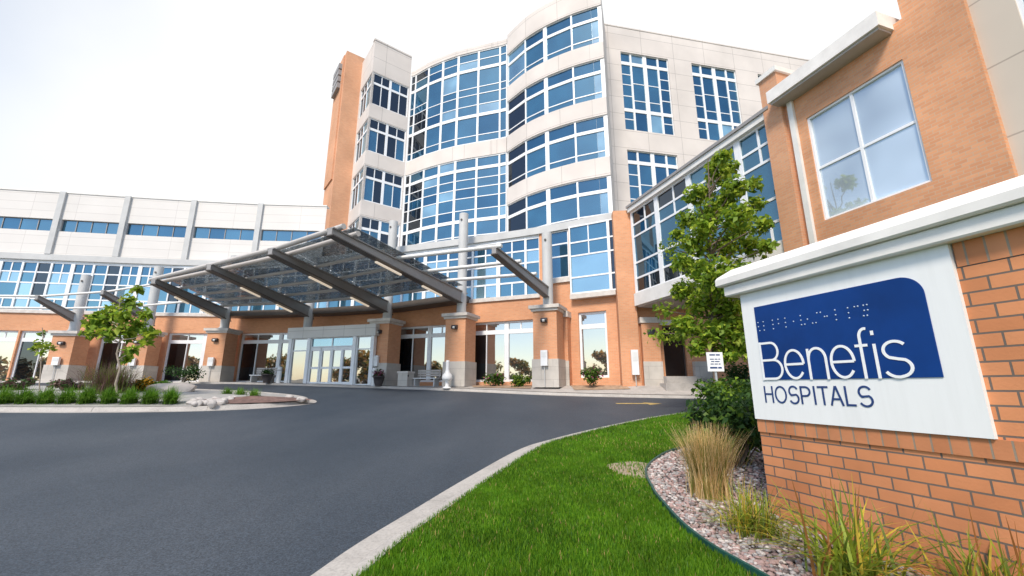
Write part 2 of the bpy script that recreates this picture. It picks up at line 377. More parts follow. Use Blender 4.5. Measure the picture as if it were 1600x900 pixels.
mb=MB(); rows=[]
tt=[0,.01,.03,.06,.1,.16,.24,.34,.46,.6,.78,1]
ylist=list(np.linspace(-14,2,9))+list(np.linspace(2.4,16.6,50))
for y in ylist:
    a=xk(y); rows.append([(a+(34-a)*t,y,lawn_z(a+(34-a)*t,y)) for t in tt])
mb.grid(rows); mb.build('lawn','lawn_soil',kind='structure')
# gravel bed sheet beside the sign
def bed_z(x,y): return lawn_z(x,y)+.012
mb=MB(); rows=[]
for y in np.linspace(.7,7.8,40):
    a=xe(y); rows.append([(a+(8.2-a)*t,y,bed_z(a+(8.2-a)*t,y)) for t in np.linspace(0,1,12)])
mb.grid(rows); mb.build('gravel_bed','pebble_dark',kind='structure')
# steel edging
mb=MB(); rows=[]
for k,(x,y) in enumerate(ES):
    n=normals([tuple(e) for e in ES])[k]
    z=lawn_z(x,y); rows.append([(x-n[0]*.012,y-n[1]*.012,z-.05),(x-n[0]*.012,y-n[1]*.012,z+.055),(x+n[0]*.012,y+n[1]*.012,z+.055),(x+n[0]*.012,y+n[1]*.012,z-.05)])
mb.grid(rows,smooth=False)
tag(mb.build('lawn_edging','edging_green'),'dark green strip of lawn edging curving between grass and pebbles','edging')
# bare soil patch by the tip of the edging
mb=MB(); cx,cy=1.62,5.95
ring=[(cx+.40*math.cos(a)*(1+.25*math.sin(3*a+1)),cy+.42*math.sin(a)*(1+.2*math.sin(2*a))) for a in np.linspace(0,2*math.pi,26)[:-1]]
mb.face([(x,y,lawn_z(x,y)+.008) for x,y in ring]); mb.build('bare_soil','soil',kind='structure')
# far kerb and the walk in front of the building
FK=smoothline([(-60,21.5),(-46,23.4),(-36,25.2),(-28,26.3),(-20,26.9),(-14.3,25.7),(-8.0,23.7),(-5.5,22.8),(-2.4,21.5),(1.4,19.6),(4.2,18.8),(7,18.35),(9.5,18.25),(14,18.4),(33,18.9)],6)
mb=MB(); sweep(mb,FK,[(0,-.03),(0,.012),(-.30,.02),(-.36,.12),(-.50,.125),(-.50,-.02)]); mb.build('kerb','kerb_concrete',kind='structure')
WL=[(-60,23.3),(-46,25.9),(-37,27.6),(-28.6,29.0),(-24.5,29.65),(-19.6,30.05),(-13.5,29.05),(-7.9,27.0),(-3.2,25.25),(1.55,23.3),(5.25,21.25),(5.9,20.7),(13,20.7),(33,20.7)]
WLa=np.array(WL)
mb=MB(); nsF=normals(FK); rows=[]
for p,n in zip(FK,nsF):
    a=(p[0]-n[0]*.48,p[1]-n[1]*.48); yb=float(np.interp(a[0],WLa[:,0],WLa[:,1])); yb=max(yb,a[1]+.3); z0=G(a[0],a[1],.118); z1=max(E-.04,z0+.02)
    rows.append([(a[0],a[1]+(yb-a[1])*t,z0+(z1-z0)*min(1,t*1.6)) for t in (0,.2,.45,.65,1)])
mb.grid(rows); mb.build('sidewalk','walk_concrete',kind='structure')
def walk_z(x,y):
    best=min(range(len(FK)),key=lambda i:abs(FK[i][0]-x)); p,n=FK[best],nsF[best]; a1=p[1]-n[1]*.48
    yb=max(float(np.interp(x,WLa[:,0],WLa[:,1])),a1+.3); t=max(0,min(1,(y-a1)/(yb-a1))); z0=G(x,a1,.118); z1=max(E-.04,z0+.02)
    return z0+(z1-z0)*min(1,t*1.6)
# tan mulch strips in front of the right-hand facade
for (pts) in ([(-2.0,22.5),(.9,21.1),(1.1,22.9),(-2.3,24.3)],[(2.9,20.2),(5.4,19.75),(5.3,20.6),(2.9,21.9)]):
    mb=MB(); rows=[]
    for t in np.linspace(0,1,6):
        a=[pts[0][c]+(pts[1][c]-pts[0][c])*t for c in (0,1)]; b_=[pts[3][c]+(pts[2][c]-pts[3][c])*t for c in (0,1)]
        rows.append([(a[0]+(b_[0]-a[0])*s_,a[1]+(b_[1]-a[1])*s_,walk_z(a[0]+(b_[0]-a[0])*s_,a[1]+(b_[1]-a[1])*s_)+.02) for s_ in np.linspace(0,1,5)])
    mb.grid(rows); mb.build('mulch_bed','tan_mulch',kind='structure')
# planting island
ISL=smoothline([(-34,11.9),(-22,11.9),(-14.1,12.1),(-11.6,12.25),(-9.25,12.7),(-7.85,13.45),(-7.0,14.6),(-6.95,15.5),(-7.6,16.6),(-9.3,18.0),(-12,19.4),(-17,20.8),(-25,21.6),(-36,21.0)],6)
mb=MB(); sweep(mb,ISL,[(0,-.03),(0,.012),(-.24,.018),(-.30,.12),(-.34,.135),(-.46,.135),(-.46,.0)]); mb.build('kerb','kerb_concrete',kind='structure')
nsI=normals(ISL); inner=[(p[0]-n[0]*.45,p[1]-n[1]*.45) for p,n in zip(ISL,nsI)]
cxy=(-19,16.4)
def isl_z(x,y): return G(x,y,.12)
mb=MB(); rows=[]
for p in inner: rows.append([(p[0]+(cxy[0]-p[0])*t,p[1]+(cxy[1]-p[1])*t,isl_z(p[0]+(cxy[0]-p[0])*t,p[1]+(cxy[1]-p[1])*t)+.10*min(1,4*t)) for t in (0,.08,.25,.5,.75,.999)])
mb.grid(rows); mb.build('planting_island','island_gravel',kind='structure')
mb=MB(); cxm,cym=-8.7,14.4
ring=[(cxm+1.75*math.cos(a)*(1+.12*math.sin(3*a)),cym+.85*math.sin(a)+.45*math.cos(a)) for a in np.linspace(0,2*math.pi,30)[:-1]]
mb.grid([[(cxm+(x-cxm)*t,cym+(y-cym)*t,isl_z(x,y)+.03+.11*(1-t*t)) for x,y in ring+ring[:1]] for t in (1,.8,.5,.2,.001)]); mb.build('mulch_bed','maroon_mulch',kind='structure')
# faded yellow arrow painted on the drive
mb=MB(); ax,ay=4.55,15.95
def onroad(pts,dz=.005): return [(x,y,G(x,y,dz)) for x,y in pts]
mb.face(onroad([(ax-.75,ay-.13),(ax+.35,ay-.10),(ax+.35,ay+.22),(ax-.75,ay+.17)]))
mb.face(onroad([(ax+.36,ay-.42),(ax+.95,ay+.08),(ax+.36,ay+.55)]))
mb.build('road_marking','yellow_paint',kind='structure')
# ---------------------------------------------------------------- hospital tower
tower=thing('hospital_tower',(-3,33,E),'six storey pale panelled hospital tower with curved bands of blue glass','building')
K=(-12.7,33.0); e1=(.8,.6); e2=(-.6,.8); KR=(-9.8,35.2)
heads=[29.4-4.67*k for k in range(5)]
sA=Seg(K,KR); KL=(K[0]+e2[0]*3.6,K[1]+e2[1]*3.6); sL=Seg(KL,K)
opsA=[(0.02,sA.L-.1,h-3.25,h) for h in heads]; opsL=[(.35,sL.L-.02,h-3.25,h) for h in heads]
mb=MB(); wall(mb,sA,8,32.8,opsA,.2); mb.build('wall','tower_panel',tower)
mb=MB(); wall(mb,sL,8,32.8,opsL,.2); mb.build('wall','tower_panel',tower)
for h in heads:
    L=sA.L-.1
    window(tower,sA,.02,L,h-3.25,h,[(L*.27,.07),(L*.5,.22),(L*.76,.07)],[(h-1.05,.22)],mats=('glass_dark','glass_deep','glass_blue'),recess=.08,bl=.2,border=.09)
    window(tower,sL,.35,sL.L-.02,h-3.25,h,[(1.2,.07),(2.0,.12)],[(h-1.05,.2)],mats=('glass_pale','glass_dark'),pick=lambda i,j:0 if i==2 else 1,recess=.08,brr=.2,border=.07)
# coping
mb=MB(); sA.box(mb,-.05,sA.L-.02,32.8,32.95,-.4,.05); mb.build('coping','tower_panel',tower)
# brick fin on the left
fo=(KL[0]-e1[0]*1.55,KL[1]-e1[1]*1.55)
mb=MB(); mb.obox((fo[0],fo[1],7),(e1[0]*1.9,e1[1]*1.9,0),(e2[0]*3.4,e2[1]*3.4,0),(0,0,26.4)); fin=mb.build('brick_fin','facade_brick_pale',tower)
mb=MB()
sf=Seg((fo[0]+e2[0]*3.4,fo[1]+e2[1]*3.4),fo)
for k in range(4): sf.box(mb,.5,2.6,31.8-k*.72,32.35-k*.72,.121,.42)
mb.build('rooftop_lettering','steel_grey',fin)
mb=MB(); sf.box(mb,.15,2.9,19.9,33.2,.001,.12); mb.build('brick_rib','facade_brick_pale',fin)
# glass cylinder
CYL=[(-9.75,35.3),(-9.25,35.05),(-7.85,34.1),(-6.35,33.3),(-4.85,32.65),(-2.95,32.05),(-1.05,31.5),(-.45,31.25)]
cyl=smoothline(CYL,5)
for a_,b_ in ((30.75,31.25),(20.22,21.56)):
    mb=MB(); strip(mb,cyl,a_,b_,.035,.4); mb.build('spandrel','tower_panel',tower)
zu=[29.87,27.06,26.35,25.29,22.32]; zl=[18.3,17.5,16.64,15.56,13.3,12.3]
for i in range(len(CYL)-1):
    sg=Seg(CYL[i],CYL[i+1]); thin=[(z,.07) for z in zu]; thl=[(z,.07) for z in zl]
    if i==2: thin=thin[:1]+thin[2:]; 
    dark=i in (0,1)  # corner bays: dark reflection between the facades is put into the glass colour
    ms=('glass_dark','glass_deep') if dark else ('glass_blue','glass_deep','glass_pale')
    w=.07 if i not in (2,3,4) else .11
    window(tower,sg,0,sg.L,21.56,30.75,[],thin+[(28.9,.28),(24.24,.28)],mats=ms,recess=.03,bl=w,brr=w,border=.1)
    window(tower,sg,0,sg.L,10.2,20.22,[],thl+[(19.2,.26),(14.6,.28)],mats=ms,recess=.03,bl=w,brr=w,border=.1)
# banded curved wing to the right of the cylinder
CUR=[(-.42,30.95),(1.02,29.25),(2.55,28.0),(4.5,26.88),(6.65,26.0)]
cur=smoothline(CUR,8); heads2=[29.32-4.65*k for k in range(5)]
mb=MB(); strip(mb,cur,29.32,31.35,0,.5); mb.build('parapet','tower_panel',tower)
for k in range(4):
    top=heads2[k]-3.25; bot=heads2[k+1] if k<4 else 9.0
    mb=MB(); strip(mb,cur,bot,top,0,.5); mb.build('spandrel','tower_panel',tower)
for k,h in enumerate(heads2[:4]):
    for i in range(4):
        sg=Seg(CUR[i],CUR[i+1]); thick=.16 if i in (1,) else .09
        dk=(i==0 and k>0)  # inner corner bay: its dark reflection is set as glass colour
        ms=('glass_dark',) if dk else (('glass_clear',) if i==0 else ('glass_blue','glass_deep','glass_pale'))
        lasts=[(sg.L*.66,.004)] if i==3 else []
        window(tower,sg,0,sg.L,h-3.25,h,lasts,[(h-1.06,.24),(h-2.72,.08)],extra=(),mats=ms,recess=.08,bl=.17 if i==2 else .07,brr=.17 if i==1 else (.28 if i==3 else .07),border=.06,pick=(lambda i_,j:1 if j==2 else (2 if i_==1 else 0)) if len(ms)>1 else None)
sr=Seg((6.65,26.0),(8.0,30.4)); mb=MB(); wall(mb,sr,8,31.35); mb.build('wall','tower_panel',tower)
# flat wall with punched two-storey windows
sF=Seg((7.85,30.25),(34,35.55)); ops=[]; wn=[]
for u in (1.42,8.15,14.9,21.6):
    for zt in (29.3,20.0):
        ops.append((u,u+4.45,zt-7.45,zt)); wn.append((u,zt))
mb=MB(); wall(mb,sF,6,31.75,ops,.22); sF.box(mb,0,sF.L,31.75,31.87,-.5,.04); mb.build('wall','tower_panel',tower)
for u,zt in wn:
    ex=[]
    for (a,b) in ((u,u+.95),(u+3.5,u+4.45)):
        for z in (zt-2.1,zt-3.1,zt-4.2,zt-6.4): ex.append((a,b,z,.08))
    for (a,b) in ((u+.95,u+2.2),(u+2.3,u+3.5)):
        for z in (zt-2.9,zt-4.55): ex.append((a,b,z,.07))
    window(tower,sF,u,u+4.45,zt-7.45,zt,[(u+.95,.16),(u+2.25,.34),(u+3.5,.16)],[(zt-1.02,.3),(zt-5.55,.3)],extra=ex,mats=('glass_blue','glass_deep','glass_pale'),border=.05,recess=.12,
           pick=lambda i,j:(2 if random.random()<.22 else random.randrange(2)))
# ---------------------------------------------------------------- low front building
V=[(-46,25.6),(-37,27.3),(-32.8,28.05),(-28.6,28.75),(-24.5,29.35),(-19.6,29.75),(-13.5,28.75),(-7.9,26.7),(-3.2,24.95),(1.55,23.0),(5.25,20.95)]
wing=thing('hospital_wing',(-20,28,E),'low front wing of orange brick and blue glass under a white upper storey','building')
segs=[Seg(V[i],V[i+1]) for i in range(len(V)-1)]
for i,sg in enumerate(segs[:9]):
    L=sg.L; g0,g1=(.55,L-.35)
    if i<=1: g0,g1=.05,L-.05
    if i==2: g0=.05
    ops=[(g0,g1,1.72,5.1)]
    zt=10.0; sill=6.4
    mb=MB(); wall(mb,sg,.9,sill,ops,.25); mb.build('brick_wall','facade_brick',wing)
    mb=MB(); sg.box(mb,-.02,L+.02,sill-.12,sill+.1,-.3,.10); mb.build('sill','cap_stone',wing)
    # ground floor shop window
    c=(g0+g1)/2
    window(wing,sg,g0,g1,1.72,5.1,[(g0+1.25,.05),(c+.4,.26)],[(4.5,.24)],extra=[('v',(g1+c+.4)/2,4.5,5.1,.07)],mats=('glass_store','glass_dark'),recess=.16,border=.12,tilt=.003,pick=lambda i_,j:1 if (i_==0 and j==0) else 0)  # lower left pane near black: the dark seen beside the pier is painted in
    # first floor glazing
    q=.85; u=[q,(L)/2,L-q]
    ex=[]
    for um in ((q+L/2)/2,(L-q+L/2)/2): ex+= [('v',um,8.4,zt,.08),('v',um,6.5,7.3,.08)]
    window(wing,sg,0,L,sill+.1,zt,[(q,.13),(L/2,.24),(L-q,.13)],[(9.15,.09),(8.4,.09),(7.3,.10)],extra=ex,mats=('glass_blue','glass_deep','glass_clear','glass_dark'),recess=.05,border=.04,bt=.2,
           pick=lambda i_,j:(3 if (i_==0 and j>0) else 1 if j>=3 else (2 if random.random()<.25 else 0)))  # panes right of the columns: their black reflection is put into the glass colour
# roof fascia of the whole low building
mb=MB(); strip(mb,smoothline(V[:9]+[(1.55,23.0),(5.45,20.85)],4),10.0,10.42,.12,1.2); mb.build('fascia','column_grey',wing)
mb=MB(); mb.face([(*p,10.4) for p in V+[(8,31),(-10,36),(-17,37),(-46,36)]]); mb.build('roof','soffit_grey',wing)
# white upper storey on the left
UP=smoothline([(-46,25.7),(-37,27.4),(-28.6,28.9),(-24.5,29.5),(-19.5,30.15),(-14.35,30.5)],1)
UPs=[(-50.5,24.8),(-46,25.7),(-41.4,26.55),(-36.8,27.4),(-32.25,28.15),(-28.2,28.85),(-23.85,29.55),(-19.2,30.15),(-14.35,30.5)]
for i in range(len(UPs)-1):
    sg=Seg(UPs[i],UPs[i+1]); L=sg.L
    mb=MB(); wall(mb,sg,10.42,15.05,[(.22,L-.22,12.15,13.05)],.2); mb.build('upper_wall','wing_panel',wing)
    window(wing,sg,.22,L-.22,12.15,13.05,[(L*.27,.05),(L*.5,.05),(L*.73,.05)],[],mats=('glass_blue','glass_deep'),recess=.1,border=.04,frame='steel_grey')
    mb=MB(); sg.box(mb,-.2,.16,10.43,15.1,.002,.16); mb.build('pilaster','column_grey',wing)
mb=MB(); strip(mb,UPs,15.05,15.15,.05,.5); mb.build('coping','trim_white',wing)
se=Seg((-14.35,30.5),(-17.2,36.6)); mb=MB(); wall(mb,se,10.42,15.05); mb.build('upper_wall','wing_panel',wing)
# right end: bay window, brick pier, wall under the bridge
sg=segs[9]; L=sg.L
mb=MB()
gw=(1.95,3.75); bay=(1.92,4.0)
wall(mb,sg,.6,10.0,[(.35,1.78,7.25,10.0),(1.92,L,6.2,10.0),(gw[0]+.25,gw[1]-.05,1.9,5.25)],.25); mb.build('brick_wall','facade_brick',wing)
mb=MB(); sg.box(mb,.2,1.9,6.98,7.25,-.2,.12); sg.box(mb,1.9,L+.1,5.95,6.2,-.2,.35); mb.build('sill','cap_stone',wing)
window(wing,sg,.35,1.78,7.25,10.0,[],[(9.23,.08),(8.5,.08)],mats=('glass_blue','glass_deep'),recess=.05,border=.07)
sb=Seg(sg.at(1.92,0,.3)[:2],sg.at(L-.12,0,.3)[:2])
window(wing,sb,0,sb.L,6.2,10.0,[],[(9.05,.08),(8.3,.08),(7.1,.08)],extra=[('v',sb.L/2,8.3,10,.06)],mats=('glass_blue','glass_clear'),recess=.02,border=.08,pick=lambda i,j:1 if j<2 else 0)
sb2=Seg(sb.q,(5.42,20.5)); window(wing,sb2,0,sb2.L,6.2,10.0,[],[(9.05,.08),(8.3,.08),(7.1,.08)],mats=('glass_dark',),recess=.02,border=.06)
window(wing,sg,gw[0]+.25,gw[1]-.05,1.9,5.25,[],[(4.5,.24)],mats=('glass_store',),recess=.12,border=.12)
mb=MB(); sg.box(mb,.75,1.75,.6,5.0,.003,.45); mb.build('buttress','facade_brick',wing)
mb=MB(); sg.box(mb,.68,1.82,5.0,5.3,.004,.55); mb.build('buttress_cap','cap_stone',wing)
mb=MB(); sg.box(mb,.70,1.80,.6,2.75,.46,.50); mb.build('stone_base','base_stone',wing)
mb=MB(); mb.obox((5.16,20.22,.6),(.88,-.08,0),(.2,1.6,0),(0,0,9.65)); mb.build('brick_pier','facade_brick',wing)
sW=Seg((5.95,20.45),(16,20.45))
mb=MB(); wall(mb,sW,.6,6.5,[(1.35,2.42,1.95,4.35)],.3); mb.build('brick_wall','facade_brick',wing)
dr=MB(); sW.box(dr,1.35,2.42,1.95,4.35,-.28,-.2); d_=dr.build('door','door_black',wing)
mb=MB(); sW.box(mb,1.36,1.42,1.96,4.34,-.199,-.15); sW.box(mb,2.35,2.41,1.96,4.34,-.199,-.15); sW.box(mb,1.42,2.35,4.28,4.34,-.199,-.155); mb.build('door_frame','steel_dark',d_)
mb=MB(); sW.box(mb,.25,1.1,.6,4.45,.003,.3); mb.build('buttress','facade_brick',wing)
mb=MB(); sW.box(mb,.2,1.15,4.45,4.72,.004,.36); mb.build('buttress_cap','cap_stone',wing)
mb=MB(); sW.box(mb,1.2,2.6,4.38,4.62,.004,.14); mb.build('lintel','trim_white',wing)
mb=MB(); sW.box(mb,.22,1.13,.6,2.62,.302,.34); mb.build('stone_base','base_stone',wing); mb=MB(); sW.box(mb,2.65,3.5,.6,2.62,.004,.3); mb.build('stone_base','base_stone',wing)
mb=MB(); sW.box(mb,.9,3.0,.7,1.62,.05,1.15); sW.box(mb,1.1,2.75,1.62,1.93,.04,.75); mb.build('steps','walk_concrete',wing)
mb=MB(); sW.box(mb,.52,.86,3.9,4.12,.301,.40); mb.build('wall_lamp','lamp_dark',wing)
# ---------------------------------------------------------------- skybridge
bridge=thing('skybridge',(7.2,16,5.2),'glazed footbridge with white frames joining the wing to the brick block','bridge')
sS=Seg(sky(.30),sky(8.55)); 
rows=[(9.32,.09),(8.71,.09),(7.36,.09),(6.59,.09)]
th=[.0,2.05,4.2,6.75,8.25]
for a,b in zip(th,th[1:]):
    c=(a+b)/2+.1
    window(bridge,sS,a,b,5.85,10.05,[],rows,extra=[('v',c,8.71,10.0,.08),('v',c,5.85,6.59,.08)],mats=('glass_dark','glass_deep','glass_blue') if a<4 else ('glass_blue',),recess=.03,bl=.13,brr=.13,border=.08,
           pick=(lambda i,j:(0 if j in (0,4) else 1)) if a<4 else None)
mb=MB(); sS.box(mb,-.02,8.3,5.25,5.85,-3.4,.06); mb.build('floor_beam','trim_white',bridge)
mb=MB(); sS.box(mb,-.02,8.3,10.05,10.28,-3.6,.12); mb.build('roof_slab','trim_white',bridge)
mb=MB(); sS.box(mb,-.06,8.3,10.28,10.40,-3.7,.18); mb.build('roof_edge','steel_grey',bridge)
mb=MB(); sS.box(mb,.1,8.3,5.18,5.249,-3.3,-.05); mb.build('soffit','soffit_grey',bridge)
# ---------------------------------------------------------------- brick block on the right
block=thing('brick_block',(9.6,9,G(9.6,9)),'orange brick block with a big four pane window and white roof slab','building')
sB=Seg(sky(8.4),sky(22))
def s2(s): return s-8.4
mb=MB(); wall(mb,sB,.2,10.3,[(s2(9.6),s2(12.08),6.03,9.28)],.12,u0=.3,u1=s2(12.25)); mb.build('brick_wall','block_brick',block)
mb=MB(); sB.box(mb,s2(12.25),s2(13.32),.2,20,-4,0); mb.build('brick_tower','block_brick',block)
mb=MB(); sB.box(mb,.0,.62,.2,11.35,-1.5,.16); mb.build('chimney_pier','facade_brick_pale',block)
mb=MB(); sB.box(mb,-.07,.69,11.35,11.52,-1.6,.23); mb.build('pier_cap','trim_white',block)
mb=MB(); sB.box(mb,s2(8.9),s2(12.06),10.15,10.55,-2,.55); rs=mb.build('roof_slab','render_white',block)
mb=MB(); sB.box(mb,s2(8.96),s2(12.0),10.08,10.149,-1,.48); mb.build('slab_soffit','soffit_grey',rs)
mb=MB(); sB.box(mb,s2(9.16),s2(9.32),.2,10.07,.003,.10); mb.build('downpipe','trim_white',block)
c=s2(10.82)
window(block,sB,s2(9.6),s2(12.08),6.03,9.28,[(c,.07)],[(7.62,.07)],mats=('glass_sky',),recess=.05,border=.06,tilt=.004)
mb=MB(); wall(mb,sB,.2,20,[(s2(13.95),s2(15.6),8.0,9.6)],.12,u0=s2(13.32),u1=s2(22),n=-.12); mb.build('beige_wall','beige_panel',block)
window(block,Seg(sky(8.4,-.12),sky(22,-.12)),s2(13.95),s2(15.6),8.0,9.6,[(s2(14.7),.06)],[(8.7,.06)],mats=('glass_blue',),recess=.05,border=.07)
# ---------------------------------------------------------------- piers with round columns
def pier(pos,tangent,cap_z,col_top,arm,label,brick=True):
    t=Vector((*tangent,0)).normalized(); n=Vector((t.y,-t.x,0))
    z0=walk_z(pos[0],pos[1])-.02
    o=thing('canopy_pier',(pos[0],pos[1],z0),label,'pier','brick piers along the front')
    P=Vector((pos[0],pos[1],0))
    def bx(hw,za,zb,m,name,par=o,bev=0):
        b=MB(); q=P-t*hw+n*hw; b.obox((q.x,q.y,za),t*2*hw,-n*2*hw,(0,0,zb-za)); return b.build(name,m,par)
    bx(.68,z0,2.78,'base_stone','stone_base'); sh=bx(.62,2.78,cap_z-.3,'facade_brick','brick_shaft')
    b=MB(); 
    for hw,za,zb in ((.70,cap_z-.30,cap_z-.17),(.80,cap_z-.17,cap_z)):
        q=P-t*hw+n*hw; b.obox((q.x,q.y,za),t*2*hw,-n*2*hw,(0,0,zb-za))
    b.build('stone_cap','cap_stone',o)
    b=MB(); b.tube([(pos[0],pos[1],cap_z),(pos[0],pos[1],col_top)],.27,18); b.tube([(pos[0],pos[1],cap_z),(pos[0],pos[1],cap_z+.12)],.33,18)
    cl=b.build('round_column','column_grey',o)
    b=MB(); q=P+n*.27; b.tube([tuple(q+Vector((0,0,col_top-.45))-n*.05),tuple(q+Vector((0,0,col_top-.45))+n*.05)],.06,8); b.build('bolt','steel_dark',cl)
    # wall lamp: dark hood with a lens
    q=P+n*.62; b=MB(); b.tube([tuple(q+t*-.16+Vector((0,0,cap_z-.78))+n*.09),tuple(q+t*.16+Vector((0,0,cap_z-.78))+n*.09)],.12,10); la=b.build('wall_lamp','lamp_dark',o)
    b=MB(); b.tube([tuple(q+t*-.06+Vector((0,0,cap_z-.80))+n*.16),tuple(q+t*.06+Vector((0,0,cap_z-.80))+n*.16)],.07,10); b.build('lens','lamp_lens',la)
    if arm:
        tip,w=arm; beam(tip,(pos[0],pos[1],cap_z+1.0),o,'bracket_arm')
    return o
def beam(tip,root,parent,name,d0=.62,d1=.30,w=.30,over=.35,mats=('steel_grey','steel_dark')):
    """tapered box girder; flanges proud of the web. tip and root are TOP centre points"""
    T=Vector(tip); Rr=Vector(root); d=(T-Rr); L=d.length; h=Vector((d.x,d.y,0)).normalized(); s=Vector((h.y,-h.x,0))
    Rr=Rr-h*over
    b=MB()
    def prism(wd,top0,top1,bot0,bot1,m):
        a=[Rr+s*wd+Vector((0,0,top0)),Rr-s*wd+Vector((0,0,top0)),T-s*wd+Vector((0,0,top1)),T+s*wd+Vector((0,0,top1))]
        c=[Rr+s*wd+Vector((0,0,bot0)),Rr-s*wd+Vector((0,0,bot0)),T-s*wd+Vector((0,0,bot1)),T+s*wd+Vector((0,0,bot1))]
        b.face(a,m); b.face(c[::-1],m)
        for i in range(4):
            j=(i+1)%4; b.face([a[i],c[i],c[j],a[j]],m)
    prism(w*.32,-.055,-.045,-d0+.05,-d1+.04,0)
    prism(w*.5,0,0,-.06,-.05,0); prism(w*.5,-d0+.055,-d1+.045,-d0,-d1,1)
    return b.build(name,list(mats),parent)
P0=(-28.45,27.35);P1=(-24.35,28.1);P2=(-19.5,28.5);P2b=(-13.25,27.25);P3=(-7.55,25.3);P4=(-2.87,23.6);P5=(1.87,21.5)
def tan_(a,b): return (b[0]-a[0],b[1]-a[1])
pier(P0,(1,.16),4.9,8.7,((-28.75,25.0,6.85),0),'brick pier with a short steel arm, left of the young tree')
pier(P1,(1,.13),5.05,9.5,((-24.75,24.9,7.15),0),'brick pier standing behind the young tree on the island')
pier(P2,(1,.0),5.22,10.4,None,'brick pier left of the entrance doors under the low end of the canopy')
pier(P3,(1,-.36),5.36,11.7,None,'brick pier directly right of the glass entrance doors')
pier(P4,(1,-.40),5.41,11.5,None,'brick pier behind the white urn at the canopy right edge')
pier(P5,(1,-.42),5.47,9.5,((-.72,16.0,6.88),0),'brick pier right of the canopy carrying the free trellis arm')
# ---------------------------------------------------------------- entrance canopy
can=thing('entrance_canopy',(-11,22,5.5),'grey steel entrance canopy with glass roof panels on tapered beams','canopy')
tips=[(-19.6,22.6,7.20),(-14.6,19.9,7.22),(-10.3,17.6,7.26),(-6.75,15.35,7.32)]
roots=[(P2[0],P2[1],6.55),(P2b[0],P2b[1],6.5),(P3[0],P3[1],6.45),(P4[0],P4[1],6.72)]
for t,r in zip(tips,roots):
    tx_=tuple(Vector(r)+(Vector(t)-Vector(r))*1.035); bo=beam(tx_,r,can,'beam',d0=.74,d1=.32,w=.36)
    # two light fittings under each beam
    T=Vector(t); Rr=Vector(r)
    for f0,f1 in ((.22,.40),(.58,.76)):
        a=Rr+(T-Rr)*f0; c=Rr+(T-Rr)*f1; da=.72+( .34-.72)*f0; dc=.72+(.34-.72)*f1
        h_=Vector((T.x-Rr.x,T.y-Rr.y,0)).normalized(); s_=Vector((h_.y,-h_.x,0))*.055; b=MB(); b.obox(tuple(a-s_-Vector((0,0,da+.12))),tuple(c-a+Vector((0,0,da-dc))),tuple(s_*2),(0,0,.07)); b.build('light_strip','lamp_strip',bo)
def along(i,f): return Vector(roots[i])+(Vector(tips[i])-Vector(roots[i]))*f
b=MB(); b.tube([(P2b[0],P2b[1],4.6),(P2b[0],P2b[1],9.9)],.27,18); b.build('round_column','column_grey',can)
for f in (1.0,.92,.72,.52,.32,.12):
    b=MB()
    pts=[along(i,f)+Vector((0,0,.09)) for i in range(4)]
    if f>.85: pts=[pts[0]+(pts[0]-pts[1])*.12]+pts+[pts[3]+(pts[3]-pts[2])*.10]
    b.tube([tuple(p) for p in pts],.115 if f>.85 else .085,10); b.build('purlin','purlin_grey',can)
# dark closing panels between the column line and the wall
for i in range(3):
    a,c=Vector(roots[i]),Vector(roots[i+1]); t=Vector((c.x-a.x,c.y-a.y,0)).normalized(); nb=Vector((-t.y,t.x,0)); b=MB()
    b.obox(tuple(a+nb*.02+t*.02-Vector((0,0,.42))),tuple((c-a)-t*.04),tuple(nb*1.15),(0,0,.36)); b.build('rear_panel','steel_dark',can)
# free trellis tubes on to the right-hand arm
arm_t=Vector((-.72,16.0,6.88)); arm_r=Vector((P5[0],P5[1],6.47))
for f,g in ((.62,.97),(.40,.66),(.22,.36)):
    a=along(3,f)+Vector((0,0,.09)); c=arm_r+(arm_t-arm_r)*g+Vector((0,0,.09)); c=c+(c-a)*.05
    b=MB(); b.tube([tuple(a),tuple(c)],.085,10); b.build('purlin','trim_white',can)
# left trellis rails
for zz,f in ((0,.9),(0,.35)):
    a=along(0,f)+Vector((0,0,.08)); 
    pts=[tuple(a),(-24.35+(-24.75+24.35)*f,28.1+(24.9-28.1)*f,6.05+1.1*f+.08),(-28.45-.3*f,27.35-2.35*f,5.9+.95*f+.08),(-34,26.2-2*f,5.9+.9*f)]
    b=MB(); b.tube(pts,.07,8); b.build('purlin','trim_white',can)
# glass roof panels between the purlins
fs=[.06,.21,.40,.60,.80,.94]
for i in range(3):
    for j in range(5):
        a,bb,c,d=along(i,fs[j]),along(i+1,fs[j]),along(i+1,fs[j+1]),along(i,fs[j+1])
        up=Vector((0,0,.20+.02*j)); e=(bb-a).normalized()*.03; e2_=(c-d).normalized()*.03
        if i==2: 
            bb=bb+(bb-a).normalized()*.40; c=c+(c-d).normalized()*.40
        g=MB(); q=[a+e+up,bb-e+up,c-e2_+up,d+e2_+up]; th_=Vector((0,0,.025))
        g.face([tuple(p) for p in q][::-1]); g.face([tuple(p+th_) for p in q])
        for k in range(4): g.face([tuple(q[k]),tuple(q[(k+1)%4]),tuple(q[(k+1)%4]+th_),tuple(q[k]+th_)])
        g.build('glass_panel','canopy_glass',can)
